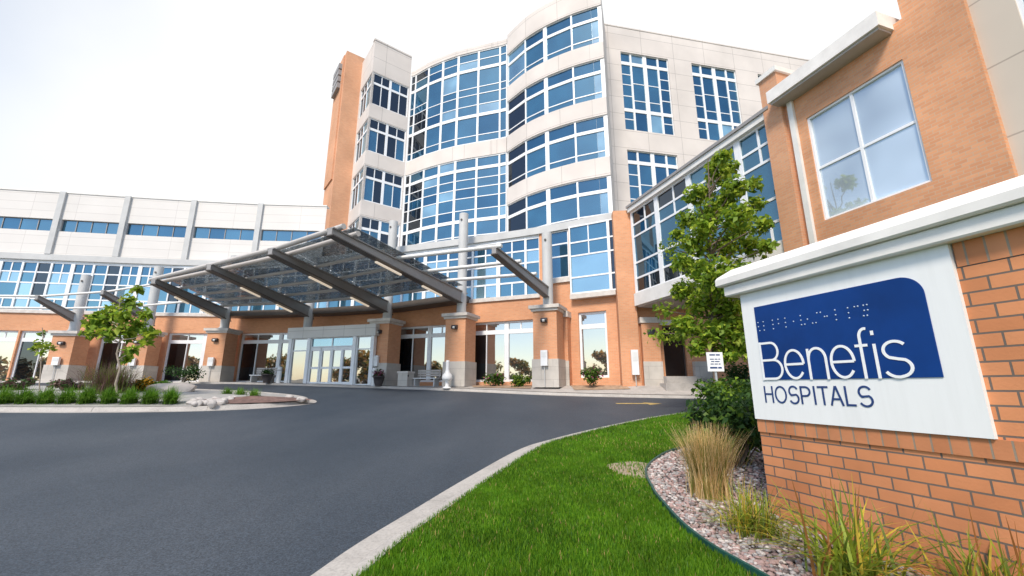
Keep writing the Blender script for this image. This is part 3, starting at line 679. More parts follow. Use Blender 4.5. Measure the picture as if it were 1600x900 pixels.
# ---------------------------------------------------------------- entrance vestibule
ves=thing('entrance_vestibule',(-10.8,26,E),'glazed entrance lobby with white sliding doors and pale stone fascia','entrance')
sv=Seg((-13.85,26.35),(-7.95,24.5)); L=sv.L
mb=MB(); sv.box(mb,-.1,L+.1,4.35,5.02,-2.2,.12); mb.build('stone_fascia','fascia_stone',ves)
for u in (0,L*.25-.12,L*.78-.1,L-.22):
    mb=MB(); sv.box(mb,u,u+.22,E-.05,4.35,-.2,.05+.002*u); mb.build('door_post','frame_white',ves)
window(ves,sv,.22,L*.25-.12,E,4.35,[],[(3.6,.07)],mats=('glass_store',),recess=.05,border=.06,name='side_light')
window(ves,sv,L*.78+.12,L-.22,E,4.35,[],[(3.6,.07)],mats=('glass_store',),recess=.05,border=.06,name='side_light')
a0,a1=L*.25+.10,L*.78-.1; w_=(a1-a0)/4
window(ves,sv,a0,a1,3.78,4.35,[((a0+a1)/2,.06)],[],mats=('glass_clear',),recess=.05,border=.05,name='transom_light')
for k in range(4):
    window(ves,sv,a0+k*w_+.005,a0+(k+1)*w_-.005,E-.02,3.77,[],[(2.55,.12)],mats=('glass_store',),recess=.06+.03*(k in (1,2)),border=.09,bb=.2,bt=.2,name='sliding_door')
sv2=Seg(sv.q,(sv.q[0]+.75,sv.q[1]+2.1))
window(ves,sv2,0,sv2.L,E,4.35,[(1.0,.07)],[(3.6,.07)],mats=('glass_dark',),recess=.02,border=.08,name='side_light',frame='steel_dark')
# ---------------------------------------------------------------- small things by the doors
def rod(b,x,y,z0,z1,r,n=14): b.tube([(x,y,z0),(x,y,z1)],r,n)
for (x,y,lab) in ((-14.15,26.2,'white bollard at the left of the entrance doors'),(-7.72,24.15,'white bollard at the right of the entrance doors')):
    z=walk_z(x,y)-.02; o=thing('bollard',(x,y,z),lab,'bollard','bollards by the entrance')
    b=MB(); b.lathe((x,y,z),[(.001,.98),(.07,.97),(.12,.92),(.13,.85),(.13,0)],14); b.build('post','box_white',o)
    b=MB(); b.lathe((x,y,z),[(.135,.8),(.138,.8),(.138,.72),(.135,.72)],14); b.build('band','column_grey',o)
def urn(x,y):
    z=walk_z(x,y)-.02; o=thing('ash_urn',(x,y,z),'white bottle shaped ash urn in front of a brick pier','ash urn')
    b=MB(); b.lathe((x,y,z),[(.001,1.42),(.09,1.41),(.10,1.3),(.085,.95),(.13,.8),(.25,.66),(.28,.5),(.24,.42),(.10,.36),(.09,.1),(.20,.06),(.22,0)],18); b.build('body','box_white',o)
urn(-3.35,22.3)
# concrete waste bin
x,y=-5.9,24.0; z=walk_z(x,y)-.02; o=thing('litter_bin',(x,y,z),'square pale concrete bin beside the right entrance pier','bin')
b=MB(); b.box((x,y,z),.62,.62,.72,-.36); b.build('body','base_stone',o); b=MB(); b.box((x,y,z+.72),.70,.70,.10,-.36); b.build('lid','cap_stone',o)
b=MB(); b.box((x+.1,y-.33,z+.52),.3,.06,.12,-.36); b.build('opening','lamp_dark',o)
def bench(x,y,rz,lab):
    z=walk_z(x,y)-.02; o=thing('bench',(x,y,z),lab,'bench','benches by the entrance')
    ca,sa=math.cos(rz),math.sin(rz)
    def lp(a,c): return (x+ca*a-sa*c,y+sa*a+ca*c)
    b=MB()
    for k in range(4): b.box((*lp(0,-.21+.14*k),z+.43),1.5,.11,.045,rz)
    b.build('seat','box_white',o)
    for a in (-.62,.62):
        b=MB(); b.box((*lp(a,0),z),.07,.5,.43,rz); b.build('leg','column_grey',o)
    b=MB()
    for k in range(3): b.box((*lp(0,.30),z+.56+.13*k),1.5,.04,.10,rz)
    for a in (-.62,.62): b.box((*lp(a,.335),z+.3),.05,.03,.62,rz)
    b.build('backrest','wood_bench',o)
bench(-4.75,24.0,-.36,'slatted bench between the concrete bin and the white urn')
bench(-15.6,27.0,-.2,'slatted bench left of the entrance doors beside the dark pot')
# wall boxes on the piers
def wallbox(pos,tangent,z,w,h_,lab,d=.16,off=.69,along_=0):
    t=Vector((*tangent,0)).normalized(); n=Vector((t.y,-t.x,0)); P=Vector((pos[0],pos[1],0))+n*off+t*along_
    o=thing('wall_box',(P.x,P.y,z),lab,'wall box','white boxes fixed to the piers')
    b=MB(); q=P-t*w/2+n*d; b.obox((q.x,q.y,z),t*w,-n*d,(0,0,h_)); b.build('case','box_white',o)
    b=MB(); q=P-t*w*.38+n*(d+.012); b.obox((q.x,q.y,z+h_*.55),t*w*.76,-n*.011,(0,0,h_*.35)); b.build('cover','lamp_lens',o)
    b=MB(); q=P+n*.06; b.tube([(q.x,q.y,z),(q.x,q.y,1.5)],.022,6); b.build('conduit','column_grey',o)
wallbox(P0,(1,.16),2.75,.36,.5,'white box on the pier left of the young tree')
wallbox(P1,(1,.13),2.75,.36,.5,'white box on the pier behind the young tree')
wallbox(P2,(1,0),2.75,.36,.55,'white box on the pier under the low end of the canopy')
wallbox(P3,(1,-.36),2.6,.3,.6,'white box on the pier right of the entrance doors')
wallbox(P5,(1,-.42),2.45,.34,.75,'white box on the pier below the free trellis arm')
wallbox((5.7,20.15),(1,-.1),2.0,.32,1.15,'tall white box on the tall pier under the skybridge',off=.1,along_=0.05)
# ---------------------------------------------------------------- monument sign
sign=thing('monument_sign',(*sgn(1.2,-.3),.3),'orange brick monument sign with white Benefis Hospitals panel and stone cap','sign')
LS=3.2; sg=Seg(sgn(0),sgn(LS))
mb=MB(); sg.box(mb,0,LS,.05,1.075,-.62,0); sg.box(mb,.002,LS,1.19,2.25,-.62,-.001,0); mb.build('brick_base','sign_brick',sign)
mb=MB(); sg.box(mb,-.006,LS,1.075,1.19,-.61,.014); mb.build('soldier_course','sign_soldier',sign)
mb=MB(); sg.box(mb,1.70,LS,2.25,2.41,-.61,.004); mb.build('soldier_course','sign_soldier',sign)
mb=MB(); sg.box(mb,-.008,1.69,1.192,2.41,-.60,.03); pan=mb.build('panel','sign_white',sign)
# stone cap: two slabs, the upper one with a chamfered top
mb=MB()
def capring(s0,s1,n0,n1,z): return [(*sgn(s0,n1),z),(*sgn(s1,n1),z),(*sgn(s1,n0),z),(*sgn(s0,n0),z)]
def loft(mb,rings):
    for a,b in zip(rings,rings[1:]):
        for k in range(4): mb.face([a[k],a[(k+1)%4],b[(k+1)%4],b[k]])
    mb.face(rings[0][::-1]); mb.face(rings[-1])
loft(mb,[capring(-.13,3.4,-.72,.085,2.412),capring(-.14,3.4,-.73,.095,2.425),capring(-.14,3.4,-.73,.095,2.515),capring(-.13,3.4,-.72,.085,2.523)])
loft(mb,[capring(-.19,3.4,-.78,.125,2.524),capring(-.205,3.4,-.79,.14,2.538),capring(-.205,3.4,-.79,.14,2.60),capring(-.19,3.4,-.77,.125,2.625),capring(-.08,3.4,-.66,.03,2.70),capring(.05,3.4,-.5,-.12,2.73)])
mb.build('stone_cap','render_white',sign)
# blue field with one rounded corner
def sp(s,z,n): return (*sgn(s,n),z)
b0,b1,z0,z1,r=.145,1.515,1.555,2.255,.14
pts=[(b0,z0),(b1,z0)]+[(b1-r+r*math.cos(a),z1-r+r*math.sin(a)) for a in np.linspace(0,math.pi/2,10)]+[(b0,z1)]
mb=MB(); mb.face([sp(s,z,.036) for s,z in pts])
for k in range(len(pts)):
    a,c=pts[k],pts[(k+1)%len(pts)]; mb.face([sp(*a,.0301),sp(*c,.0301),sp(*c,.036),sp(*a,.036)])
mb.build('blue_field','sign_blue',pan)
def ribbon(mb,pts,w,n,depth=.004,closed=False):
    P=[np.array(p,float) for p in pts]; P=[q for i,q in enumerate(P) if i==0 or np.linalg.norm(q-P[i-1])>.002]; L_=[];R_=[]
    for i in range(len(P)):
        a=P[i-1] if (i>0 or closed) else P[i]; c=P[(i+1)%len(P)] if (i<len(P)-1 or closed) else P[i]
        t=(c-a)/ (np.linalg.norm(c-a)+1e-9); m_=np.array([-t[1],t[0]])
        k=1.0
        if 0<i<len(P)-1:
            t1=(P[i]-P[i-1])/(np.linalg.norm(P[i]-P[i-1])+1e-9); k=1/max(.5,abs(t1[0]*t[0]+t1[1]*t[1]))
        L_.append(P[i]+m_*w/2*k); R_.append(P[i]-m_*w/2*k)
    for i in range(len(P)-1):
        q=[L_[i],R_[i],R_[i+1],L_[i+1]]
        mb.face([sp(*p,n) for p in q])
        mb.face([sp(*q[1],n-depth),sp(*q[1],n),sp(*q[2],n),sp(*q[2],n-depth)]); mb.face([sp(*q[0],n),sp(*q[0],n-depth),sp(*q[3],n-depth),sp(*q[3],n)])
def arc(cx,cy,rx,ry,a0,a1,n=18): return [(cx+rx*math.cos(R(a)),cy+ry*math.sin(R(a))) for a in np.linspace(a0,a1,n)]
mb=MB(); base=1.565; W=.020; nn=.0395
def st(p,k=[0]): 
    k[0]+=1; ribbon(mb,p,W,nn+.00007*k[0])
# B
st([(.150,base+.33),(.27,base+.33)]+arc(.27,base+.25,.07,.08,90,-90,14)+[(.150,base+.17)])
st([(.165,base+.17),(.285,base+.17)]+arc(.285,base+.085,.08,.085,90,-90,14)+[(.165,base)])
st([(.158,base-.013),(.158,base+.343)])
def letter_e(x0,x1):
    cx=(x0+x1)/2; rx=(x1-x0)/2-W/2; cy=base+.122; ry=.122
    st([(cx-rx,cy),(cx+rx,cy)]); st(arc(cx,cy,rx,ry,0,325,34))
letter_e(.39,.585); letter_e(.805,1.0)
st([(.625,base-.013),(.625,base+.245)]); st([(.625,base+.15)]+arc(.70,base+.155,.073,.09,175,5,14)+[(.773,base-.013)])
st([(1.055,base-.013),(1.055,base+.30)]+arc(1.10,base+.30,.045,.06,180,75,9)); st([(1.012,base+.235),(1.105,base+.235)])
st([(1.148,base-.013),(1.148,base+.24)]); st([(1.148,base+.305),(1.148,base+.338)])
sx=1.275
st(arc(sx,base+.185,.074,.062,35,100,8)+arc(sx,base+.185,.074,.062,100,235,12)+[(sx+.01,base+.122)]+arc(sx+.003,base+.062,.082,.064,55,-80,12)+arc(sx,base+.062,.085,.066,-85,-155,8))
mb.build('lettering','letter_white',pan)
mb=MB(); W=.0155; nn=.033; base=1.347; Hh=.152
def st2(p,k=[0]):
    k[0]+=1; ribbon(mb,p,W,nn+.00006*k[0],.0025)
B_=base;T_=base+Hh
st2([(.142,B_),(.142,T_)]);st2([(.222,B_),(.222,T_)]);st2([(.142,B_+Hh*.52),(.222,B_+Hh*.52)])
st2(arc(.307,B_+Hh/2,.053,Hh/2-.006,90,450,30))
def letter_s(cx,rx):
    t=Hh*.27; st2(arc(cx,B_+Hh-t-.004,rx,t,25,235,16)+[(cx,B_+Hh*.5)]+arc(cx,B_+t+.004,rx*1.05,t,55,-155,16))
letter_s(.435,.04); letter_s(1.02,.042)
st2([(.507,B_),(.507,T_)]); st2([(.507,T_-.008),(.55,T_-.008)]+arc(.55,B_+Hh*.70,.036,Hh*.24,90,-90,10)+[(.507,B_+Hh*.45)])
st2([(.625,B_),(.625,T_)])
st2([(.655,T_-.008),(.745,T_-.008)]); st2([(.70,B_),(.70,T_-.01)])
st2([(.757,B_),(.803,T_)]); st2([(.850,B_),(.806,T_)]); st2([(.774,B_+Hh*.33),(.833,B_+Hh*.33)])
st2([(.880,T_),(.880,B_)]); st2([(.874,B_+.008),(.948,B_+.008)])
mb.build('lettering','letter_blue',pan)
# raised dots
mb=MB()
for s,z in [(.17,2.1),(.23,2.1),(.17,2.06),(.23,2.06),(.18,2.02),(.23,2.02),(.33,2.1),(.39,2.1),(.33,2.06),(.33,2.02),(.39,2.06),(.46,2.1),(.46,2.06),(.46,2.02),(.54,2.06),(.61,2.1),(.61,2.06),(.61,2.02),(.64,2.02),(.67,2.06),(.71,2.02),(.74,2.02),(.76,2.1),(.79,2.1),(.82,2.06),(.84,2.06),(.91,2.1),(.91,2.06),(.91,2.02),(1.01,2.1),(1.01,2.06),(1.01,2.02),(1.06,2.1),(1.085,2.1),(1.125,2.1),(1.15,2.1),(1.125,2.06),(1.15,2.06),(1.115,2.02),(1.14,2.02)]:
    rr=.0065
    rows=[[(*sgn(s+rr*f*math.cos(a),.036+h_),z+rr*f*math.sin(a)) for a in np.linspace(0,2*math.pi,9)] for f,h_ in ((1,0),(.8,.003),(.01,.0045))]
    mb.grid(rows)
mb.build('raised_dots','braille_metal',pan)
# ---------------------------------------------------------------- small white notice on a post
x,y=5.06,10.7; z=lawn_z(x,y)-.02; ps=thing('notice_sign',(x,y,z),'small white notice with lines of blue text on a metal post','sign')
b=MB(); b.box((x,y,z),.045,.035,2.28-z,.0); b.build('post','post_metal',ps)
b=MB(); b.box((x,y-.032,1.85),.40,.022,.47); bd=b.build('board','sign_white',ps)
b=MB()
for row,(zz,hh,ws) in enumerate(((2.24,.032,(.14,.10)),(2.14,.022,(.10,.07,.05)),(2.08,.022,(.08,.11)),(2.02,.022,(.08,.08,.05)),(1.92,.04,(.18,.09)))):
    xx=x-(sum(ws)+.02*(len(ws)-1))/2
    for w in ws: b.box((xx+w/2,y-.046,zz),w,.004,hh); xx+=w+.02
b.build('text_lines','letter_blue',bd)
# ---------------------------------------------------------------- vegetation
def leaves(cs,rad,counts,size,mats,name,parent,weights=None,flat=.45,squash=(1,1,.85)):
    V_=[];F_=[];I_=[];n0=0
    for c,r,n in zip(cs,rad,counts):
        d=rng.normal(size=(n,3)); d/=np.linalg.norm(d,axis=1)[:,None]
        p=np.array(c)+d*(r*rng.random(n)**.6)[:,None]*np.array(squash)
        nr=rng.normal(size=(n,3)); nr[:,2]=np.abs(nr[:,2])+flat; nr+=d*.5; nr/=np.linalg.norm(nr,axis=1)[:,None]
        a=np.cross(nr,rng.normal(size=(n,3))); a/=np.linalg.norm(a,axis=1)[:,None]; b=np.cross(nr,a)
        s=(size*(.45+1.0*rng.random(n)))[:,None]
        dn=np.array([0,0,1])*s*.25
        q=np.stack([p-a*s*.5,p-b*s*.38-a*s*.05+nr*s*.08,p+a*s*.55-dn,p+b*s*.38-a*s*.05+nr*s*.08],1)
        V_.append(q.reshape(-1,3)); F_.append(np.arange(n*4).reshape(-1,4)+n0); n0+=n*4
        I_.append(rng.choice(len(mats),n,p=weights))
    return fastmesh(name,np.concatenate(V_),np.concatenate(F_),np.concatenate(I_),mats,parent)
def limb(b,a,c,r0,r1,wob=.08,n=5):
    a=Vector(a);c=Vector(c);pts=[]
    for k in range(n+1):
        t=k/n; p=a.lerp(c,t)
        if 0<k<n: p+=Vector((random.uniform(-1,1),random.uniform(-1,1),random.uniform(-.4,.4)))*wob
        pts.append(tuple(p))
    b.tube(pts,[r0+(r1-r0)*k/n for k in range(n+1)],8,cap=False)
# maple behind the sign
tx,ty=5.45,11.7; tz=lawn_z(tx,ty)-.05
tree=thing('maple_tree',(tx,ty,tz),'tall bright green leafy tree standing behind the monument sign','tree')
cf,sf_=math.cos(R(13.05)),math.sin(R(13.05))
def place(u,v,Y):
    x=(u-800)/660; yy=(450-v)/660; r=(x,cf-yy*sf_,sf_+yy*cf); k=Y/r[1]; return (r[0]*k,Y,1.5+r[2]*k)
spec=[(1128,247,17),(1122,275,24),(1148,292,22),(1177,287,17),(1181,318,17),(1086,303,19),(1112,328,28),(1150,338,28),(1072,343,20),(1190,352,18),(1086,378,28),(1130,385,34),(1174,384,24),(1066,410,20),(1110,428,34),(1155,430,30),(1200,384,13),(1196,412,14),(1064,455,20),(1096,475,28),(1140,480,32),(1176,468,26),(1070,508,22),(1110,520,28),(1150,520,30),(1090,543,16),(1134,552,18),(1166,545,22),(1178,510,24),(1058,365,12),(1104,300,16),(1135,310,20),(1152,362,24),(1166,335,16),(1100,352,20),(1090,420,22),(1130,445,26),(1130,500,26),(1180,430,20),(1140,262,16),(1112,262,13)]
cs=[];rd=[];ct=[]
for u,v,r in spec:
    Y=ty+random.uniform(-.9,.9)*(.5+r/40); cs.append(place(u,v,Y)); rr=r/660*ty*1.02; rd.append(rr); ct.append(int(85+1350*rr*rr))
for k in range(10):   # the back of the crown
    a=random.uniform(0,6.28); zz=random.uniform(3.0,6.8); rr=(1.5 if zz<5.5 else .8); cs.append((tx+rr*.7*math.cos(a),ty+.5+rr*abs(math.sin(a)),zz)); rd.append(.5); ct.append(90)
b=MB(); top=Vector((tx+.55,ty,8.3))
limb(b,(tx,ty,tz),(tx+.1,ty,2.6),.075,.06,.03); limb(b,(tx+.1,ty,2.6),tuple(top),.06,.012,.06,8)
for c in cs:
    f=max(.05,min(.9,(c[2]-2.6-.5)/(8.3-2.6))); s0=Vector((tx+.1,ty,2.6)).lerp(top,f*.92); limb(b,tuple(s0),c,.03,.007,.07)
b.build('trunk','bark',tree)
leaves(cs,rd,ct,.135,['leaf_green','leaf_light','leaf_dark'],'crown',tree,[.45,.33,.22])
# young tree and sapling on the island
def small_tree(name,u,Y,v0,spec,label,size,dens,trunk_r,mats=('leaf_green','leaf_light','leaf_dark')):
    bx=place(u,600,Y); x=bx[0]; z=isl_z(x,Y)+.03
    o=thing(name,(x,Y,z),label,'tree'); cs=[];rd=[];ct=[]
    for uu,v,r in spec:
        cs.append(place(uu,v,Y+random.uniform(-.4,.4))); rr=r/660*Y*1.15; rd.append(rr); ct.append(int(dens*rr*rr)+14)
    b=MB(); topz=place(u,v0,Y); limb(b,(x,Y,z),topz,trunk_r,.012,.04,7)
    for c in cs: limb(b,tuple(Vector((x,Y,z)).lerp(Vector(topz),max(.35,min(.95,(c[2]-.3-z)/(topz[2]-z))))),c,.018,.006,.05)
    b.build('trunk','bark_pale',o); leaves(cs,rd,ct,size,list(mats),'crown',o,[.45,.3,.25])
small_tree('young_tree',188,14.6,462,[(215,452,9),(205,470,12),(180,485,15),(150,508,15),(140,520,10),(165,500,16),(195,495,17),(215,510,15),(235,520,11),(200,520,15),(170,522,13),(225,535,9),(205,548,9),(196,560,7),(150,495,10),(228,490,9)],'young green tree with a loose crown on the planting island',.19,620,.045)
small_tree('sapling',66,16.5,512,[(66,520,4),(60,538,8),(72,540,8),(55,545,6),(82,544,5),(66,550,6)],'thin sapling with few leaves at the left edge of the island',.15,420,.022)
# tufts: arching blades
def tuft(name,x,y,z,h,spread,n,w,mats,label,cat,group=None,weights=None,droop=.55,base_r=0):
    V_=[];F_=[];I_=[]; K_=5
    for k in range(n):
        a=random.uniform(0,6.283); L_=h*random.uniform(.65,1.12); lean=random.random()**.7*spread; sg_=base_r if base_r else .06*spread+.02; bx,by=x+random.gauss(0,sg_),y+random.gauss(0,sg_)
        dx,dy=math.cos(a),math.sin(a); i0=len(V_); ww=w*random.uniform(.7,1.3)
        for j in range(K_):
            t=j/(K_-1); out=lean*L_*(t**1.6); zz=L_*(t-.5*droop*lean*t*t*1.6); wd=ww*(1-t)**.6*.5+.0006
            px,py=bx+dx*out,by+dy*out; V_+= [(px-dy*wd,py+dx*wd,z+zz),(px+dy*wd,py-dx*wd,z+zz)]
        for j in range(K_-1): F_.append((i0+2*j,i0+2*j+1,i0+2*j+3,i0+2*j+2)); 
        mi=int(rng.choice(len(mats),p=weights)); I_+= [mi]*(K_-1)
    o=fastmesh(name,np.array(V_),np.array(F_),I_,mats); o.location=(0,0,0)
    return tag(o,label,cat,group)
def bz(x,y): return bed_z(x,y)
o=tuft('fountain_grass',2.06,4.75,bz(2.06,4.75)-.02,.74,.56,1500,.0055,['straw','straw_pale','straw_green'],'tall straw coloured ornamental grass clump beside the dark shrub','ornamental grass',weights=[.40,.28,.32],droop=.3,base_r=.075)
tuft('lily_clump',1.98,3.82,bz(1.98,3.82)-.02,.50,1.15,260,.011,['blade_lime','blade_olive','blade_yellow','straw'],'small yellow green lily clump between the straw grass and brick base','plant','lily clumps round the sign',[.42,.28,.2,.10],.8)
tuft('lily_clump',2.14,2.98,bz(2.14,2.98)-.02,.70,1.15,210,.018,['blade_olive','blade_lime','blade_yellow','blade_rust'],'largest green and yellow lily clump in front of the brick base','plant','lily clumps round the sign',[.45,.28,.17,.10],.8)
tuft('lily_clump',2.62,2.62,bz(2.62,2.62)-.02,.62,1.1,150,.016,['blade_olive','blade_lime','blade_yellow','blade_rust'],'lily clump at the right edge close to the brick base','plant','lily clumps round the sign',[.4,.25,.2,.15],.8)
def shrub(name,x,y,z,rx,ry,h,n,size,mats,label,cat='shrub',group=None,weights=None,lumps=9):
    o=thing(name,(x,y,z),label,cat,group); cs=[];rd=[];ct=[]; b=MB()
    for k in range(lumps):
        a=random.uniform(0,6.283); q=random.random()**.5; c=(x+rx*.62*q*math.cos(a),y+ry*.62*q*math.sin(a),z+h*random.uniform(.3,.78)); cs.append(c); rd.append(min(rx,h)*random.uniform(.38,.52)); ct.append(n//lumps)
        limb(b,(x+random.gauss(0,.05),y+random.gauss(0,.05),z-.03),c,.015,.005,.03,3)
    b.build('stems','bark',o); leaves(cs,rd,ct,size,mats,'foliage',o,weights)
    return o
shrub('dense_shrub',3.05,6.15,bz(3.05,6.15)-.02,.78,.8,1.12,5200,.075,['hedge_green','hedge_dark','leaf_dark'],'dense dark green shrub against the left end of the sign',weights=[.5,.3,.2],lumps=16)
shrub('dense_shrub',4.15,8.35,lawn_z(4.15,8.35)-.03,.75,.7,1.05,2600,.08,['hedge_green','leaf_dark','leaf_green'],'dark green shrub farther back, below the small white notice',weights=[.5,.3,.2],lumps=10)
# row of tufts along the island kerb
where=['at the left picture edge','second from the left','third from the left','fourth from the left','fifth from the left','sixth of the row','seventh of the row','eighth of the row','last, beside the pale rocks']
for k in range(9):
    u=8+32.5*k; Y=12.95+.045*k; p_=place(u,620,Y); x=p_[0]; nm='bright green grass clump on the island kerb, '+where[k]
    tuft('grass_tuft',x,Y,isl_z(x,Y)+.02,.60,1.0,800,.015,['tuft_green','tuft_light','grass_c'],nm,'grass clump','green clumps along the island kerb',[.5,.3,.2],1.0,base_r=.07)
for k,(u,Y) in enumerate(((355,16.3),(376,16.2),(398,15.9))):
    x=place(u,610,Y)[0]; tuft('grass_tuft',x,Y,isl_z(x,Y)+.02,.40,.9,200,.014,['tuft_green','tuft_light','grass_c'],'low green clump behind the maroon mulch, '+('leftmost of three','middle of three','rightmost of three')[k],'grass clump','low clumps behind the mulch',[.5,.3,.2],.75)
p_=place(172,600,16.2); tuft('purple_grass',p_[0],16.2,isl_z(p_[0],16.2)+.05,1.25,.95,1300,.014,['plum','plum_light','blade_olive'],'tall purple brown grass clump below the young tree','ornamental grass',weights=[.4,.3,.3],droop=.4,base_r=.28)
for (u,Y,rx,ry,h,mats,lab) in ((285,26.2,1.5,.5,.95,['hedge_green','hedge_dark'],'dark green hedge below the ground floor window left of the canopy'),
     (30,17.5,.9,.6,.55,['hedge_green','plum'],'low dark shrub on the island below the sapling'),(105,17.5,1.1,.6,.50,['plum','plum_light','hedge_green'],'low plum shrub on the island right of the sapling'),
     (218,17.2,.55,.45,.62,['petal_yellow','hedge_green'],'yellow flowering clump on the island beside the flat boulder'),(250,17.9,.7,.4,.45,['tuft_green','hedge_green'],'low green shrub behind the flat boulder')):
    x=place(u,600,Y)[0]; z=isl_z(x,Y) if Y<21 else walk_z(x,Y)
    shrub('low_shrub',x,Y,z,rx,ry,h,1100,.10,mats,lab)
for (x,y,rx,ry,h,n,mats,lab) in ((-1.1,23.0,1.0,.45,.75,900,['hedge_green','leaf_dark','petal_pink'],'flowering green shrub below the window between two brick piers'),
     (.35,22.2,.9,.4,.6,800,['hedge_green','leaf_green'],'low green shrub beside the pier with the trellis arm'),
     (3.85,20.55,.62,.5,1.0,700,['leaf_dark','hedge_green','petal_pink'],'rose bush in front of the narrow ground floor window'),
     (10.0,18.9,.9,.7,1.5,1200,['hedge_green','hedge_dark'],'dark bush beside the brick wall under the skybridge')):
    shrub('low_shrub',x,y,walk_z(x,y),rx,ry,h,n,.11,mats,lab,weights=([.5,.4,.1] if len(mats)==3 else None))
for (x,y,lab,mats) in ((-14.75,26.0,'dark round pot of plants left of the doors',['hedge_green','hedge_dark']),(-7.35,23.85,'dark pot of pink flowers right of the doors',['plum','petal_pink','hedge_green'])):
    z=walk_z(x,y)-.02; o=thing('planter_pot',(x,y,z),lab,'plant pot','pots by the entrance')
    b=MB(); b.lathe((x,y,z),[(.18,0),(.25,.22),(.30,.46),(.33,.46),(.33,.52),(.27,.52),(.25,.44),(.001,.44)],16); b.build('pot','pot_dark',o)
    leaves([(x,y,z+.68),(x+.16,y,z+.60),(x-.16,y,z+.60)],[.30,.24,.24],[160,90,90],.10,mats,'foliage',o)
# boulders
def rock(name,x,y,z,sx,sy,sz,mat,label,cat='rock',group=None,seed=0):
    import bmesh
    bm=bmesh.new(); bmesh.ops.create_icosphere(bm,subdivisions=3,radius=1)
    rs_=np.random.default_rng(seed); dirs=rs_.normal(size=(9,3)); dirs/=np.linalg.norm(dirs,axis=1)[:,None]; hs_=.62+.3*rs_.random(9)
    for v in bm.verts:
        p_=np.array(v.co)
        for d_,h_ in zip(dirs,hs_):
            k=p_@d_
            if k>h_: p_=p_-d_*(k-h_)*.9
        v.co=(p_[0]*sx,p_[1]*sy,p_[2]*sz)
    me=bpy.data.meshes.new(name); bm.to_mesh(me); bm.free(); me.materials.append(M[mat])
    o=bpy.data.objects.new(name,me); o.location=(x,y,z+sz*.35); o.rotation_euler=(0,0,rs_.random()*.5); col.objects.link(o)
    return tag(o,label,cat,group)
x=place(270,605,17.2)[0]; rock('boulder',x,17.2,isl_z(x,17.2)+.05,1.05,.5,.30,'boulder_stone','long flat tan boulder lying on the planting island','boulder',seed=3)
for k,(u,Y) in enumerate(((300,13.3),(312,13.1),(322,13.25),(333,13.05),(342,13.3),(328,13.7),(345,13.9),(312,13.75),(360,14.2),(338,14.4),(374,14.9),(304,13.6),(318,13.5),(327,13.4),(338,13.5),(350,13.55),(306,13.05),(352,14.1),(366,14.6))):
    x=place(u,622,Y)[0]; rock('pale_rock',x,Y,isl_z(x,Y)+.02,random.uniform(.10,.21),random.uniform(.09,.17),random.uniform(.08,.14),'rock_pale','pale angular rock in the heap at the end of the green clumps','rock','pale rocks on the island',seed=20+k)
for k,(u,v,Y) in enumerate(((470,622,14.75),(452,620,15.5))):
    x=place(u,v,Y)[0]; rock('kerb_rock',x,Y,isl_z(x,Y)+.02,.16,.13,.10,'rock_pale',('small pale stone at the very tip of the island','small pale stone just behind the island tip')[k],'rock',seed=50+k)
# pebbles
def pebbles():
    base=[(1,0,0),(-1,0,0),(0,1,0),(0,-1,0),(0,0,1),(0,0,-1)]; tri=[(0,2,4),(2,1,4),(1,3,4),(3,0,4),(2,0,5),(1,2,5),(3,1,5),(0,3,5)]
    # one subdivision for roundness
    Vb=[np.array(v,float) for v in base]; Fb=[]; cache={}
    def mid(a,b_):
        k=(min(a,b_),max(a,b_))
        if k not in cache:
            v=(Vb[a]+Vb[b_])/2; Vb.append(v/np.linalg.norm(v)); cache[k]=len(Vb)-1
        return cache[k]
    for a,b_,c in tri:
        x,y,z=mid(a,b_),mid(b_,c),mid(c,a); Fb+= [(a,x,z),(x,b_,y),(z,y,c),(x,y,z)]
    Vb=np.array(Vb); Fb=np.array(Fb); out=[];fa=[];idx=[];n0=0
    n=0
    while n<11000:
        y=random.uniform(1.6,7.6); a=xe(y); x=a+.03+random.random()**1.4*3.2
        dist=math.hypot(x,y)
        if random.random()>min(1,(4.2/dist)**2): continue
        # keep out of the sign footing
        rx_,ry_=x-CS[0],y-CS[1]; s=rx_*D[0]+ry_*D[1]; nn_=rx_*N[0]+ry_*N[1]
        if s>0 and nn_<.0: continue
        r=random.uniform(.009,.023)*(1+.25*(dist-4)/3 if dist>4 else 1)
        sc_=np.array([r*random.uniform(.8,1.5),r*random.uniform(.8,1.3),r*random.uniform(.5,.8)]); q=Vb*sc_*(1+rng.normal(0,.07,(len(Vb),1)))
        t=random.uniform(0,6.28); c_,s_=math.cos(t),math.sin(t); q=np.stack([q[:,0]*c_-q[:,1]*s_,q[:,0]*s_+q[:,1]*c_,q[:,2]],1)
        out.append(q+np.array((x,y,bed_z(x,y)+random.uniform(-.002,.022)))); fa.append(Fb+n0); n0+=len(Vb); idx+= [random.choices(range(4),(.38,.3,.17,.15))[0]]*len(Fb); n+=1
    o=fastmesh('pebbles',np.concatenate(out),np.concatenate(fa),idx,['pebble_pink','pebble_grey','pebble_white','pebble_dark'],smooth=True)
    tag(o,'pink and grey pebbles covering the bed round the sign','pebbles',kind='stuff')
pebbles()
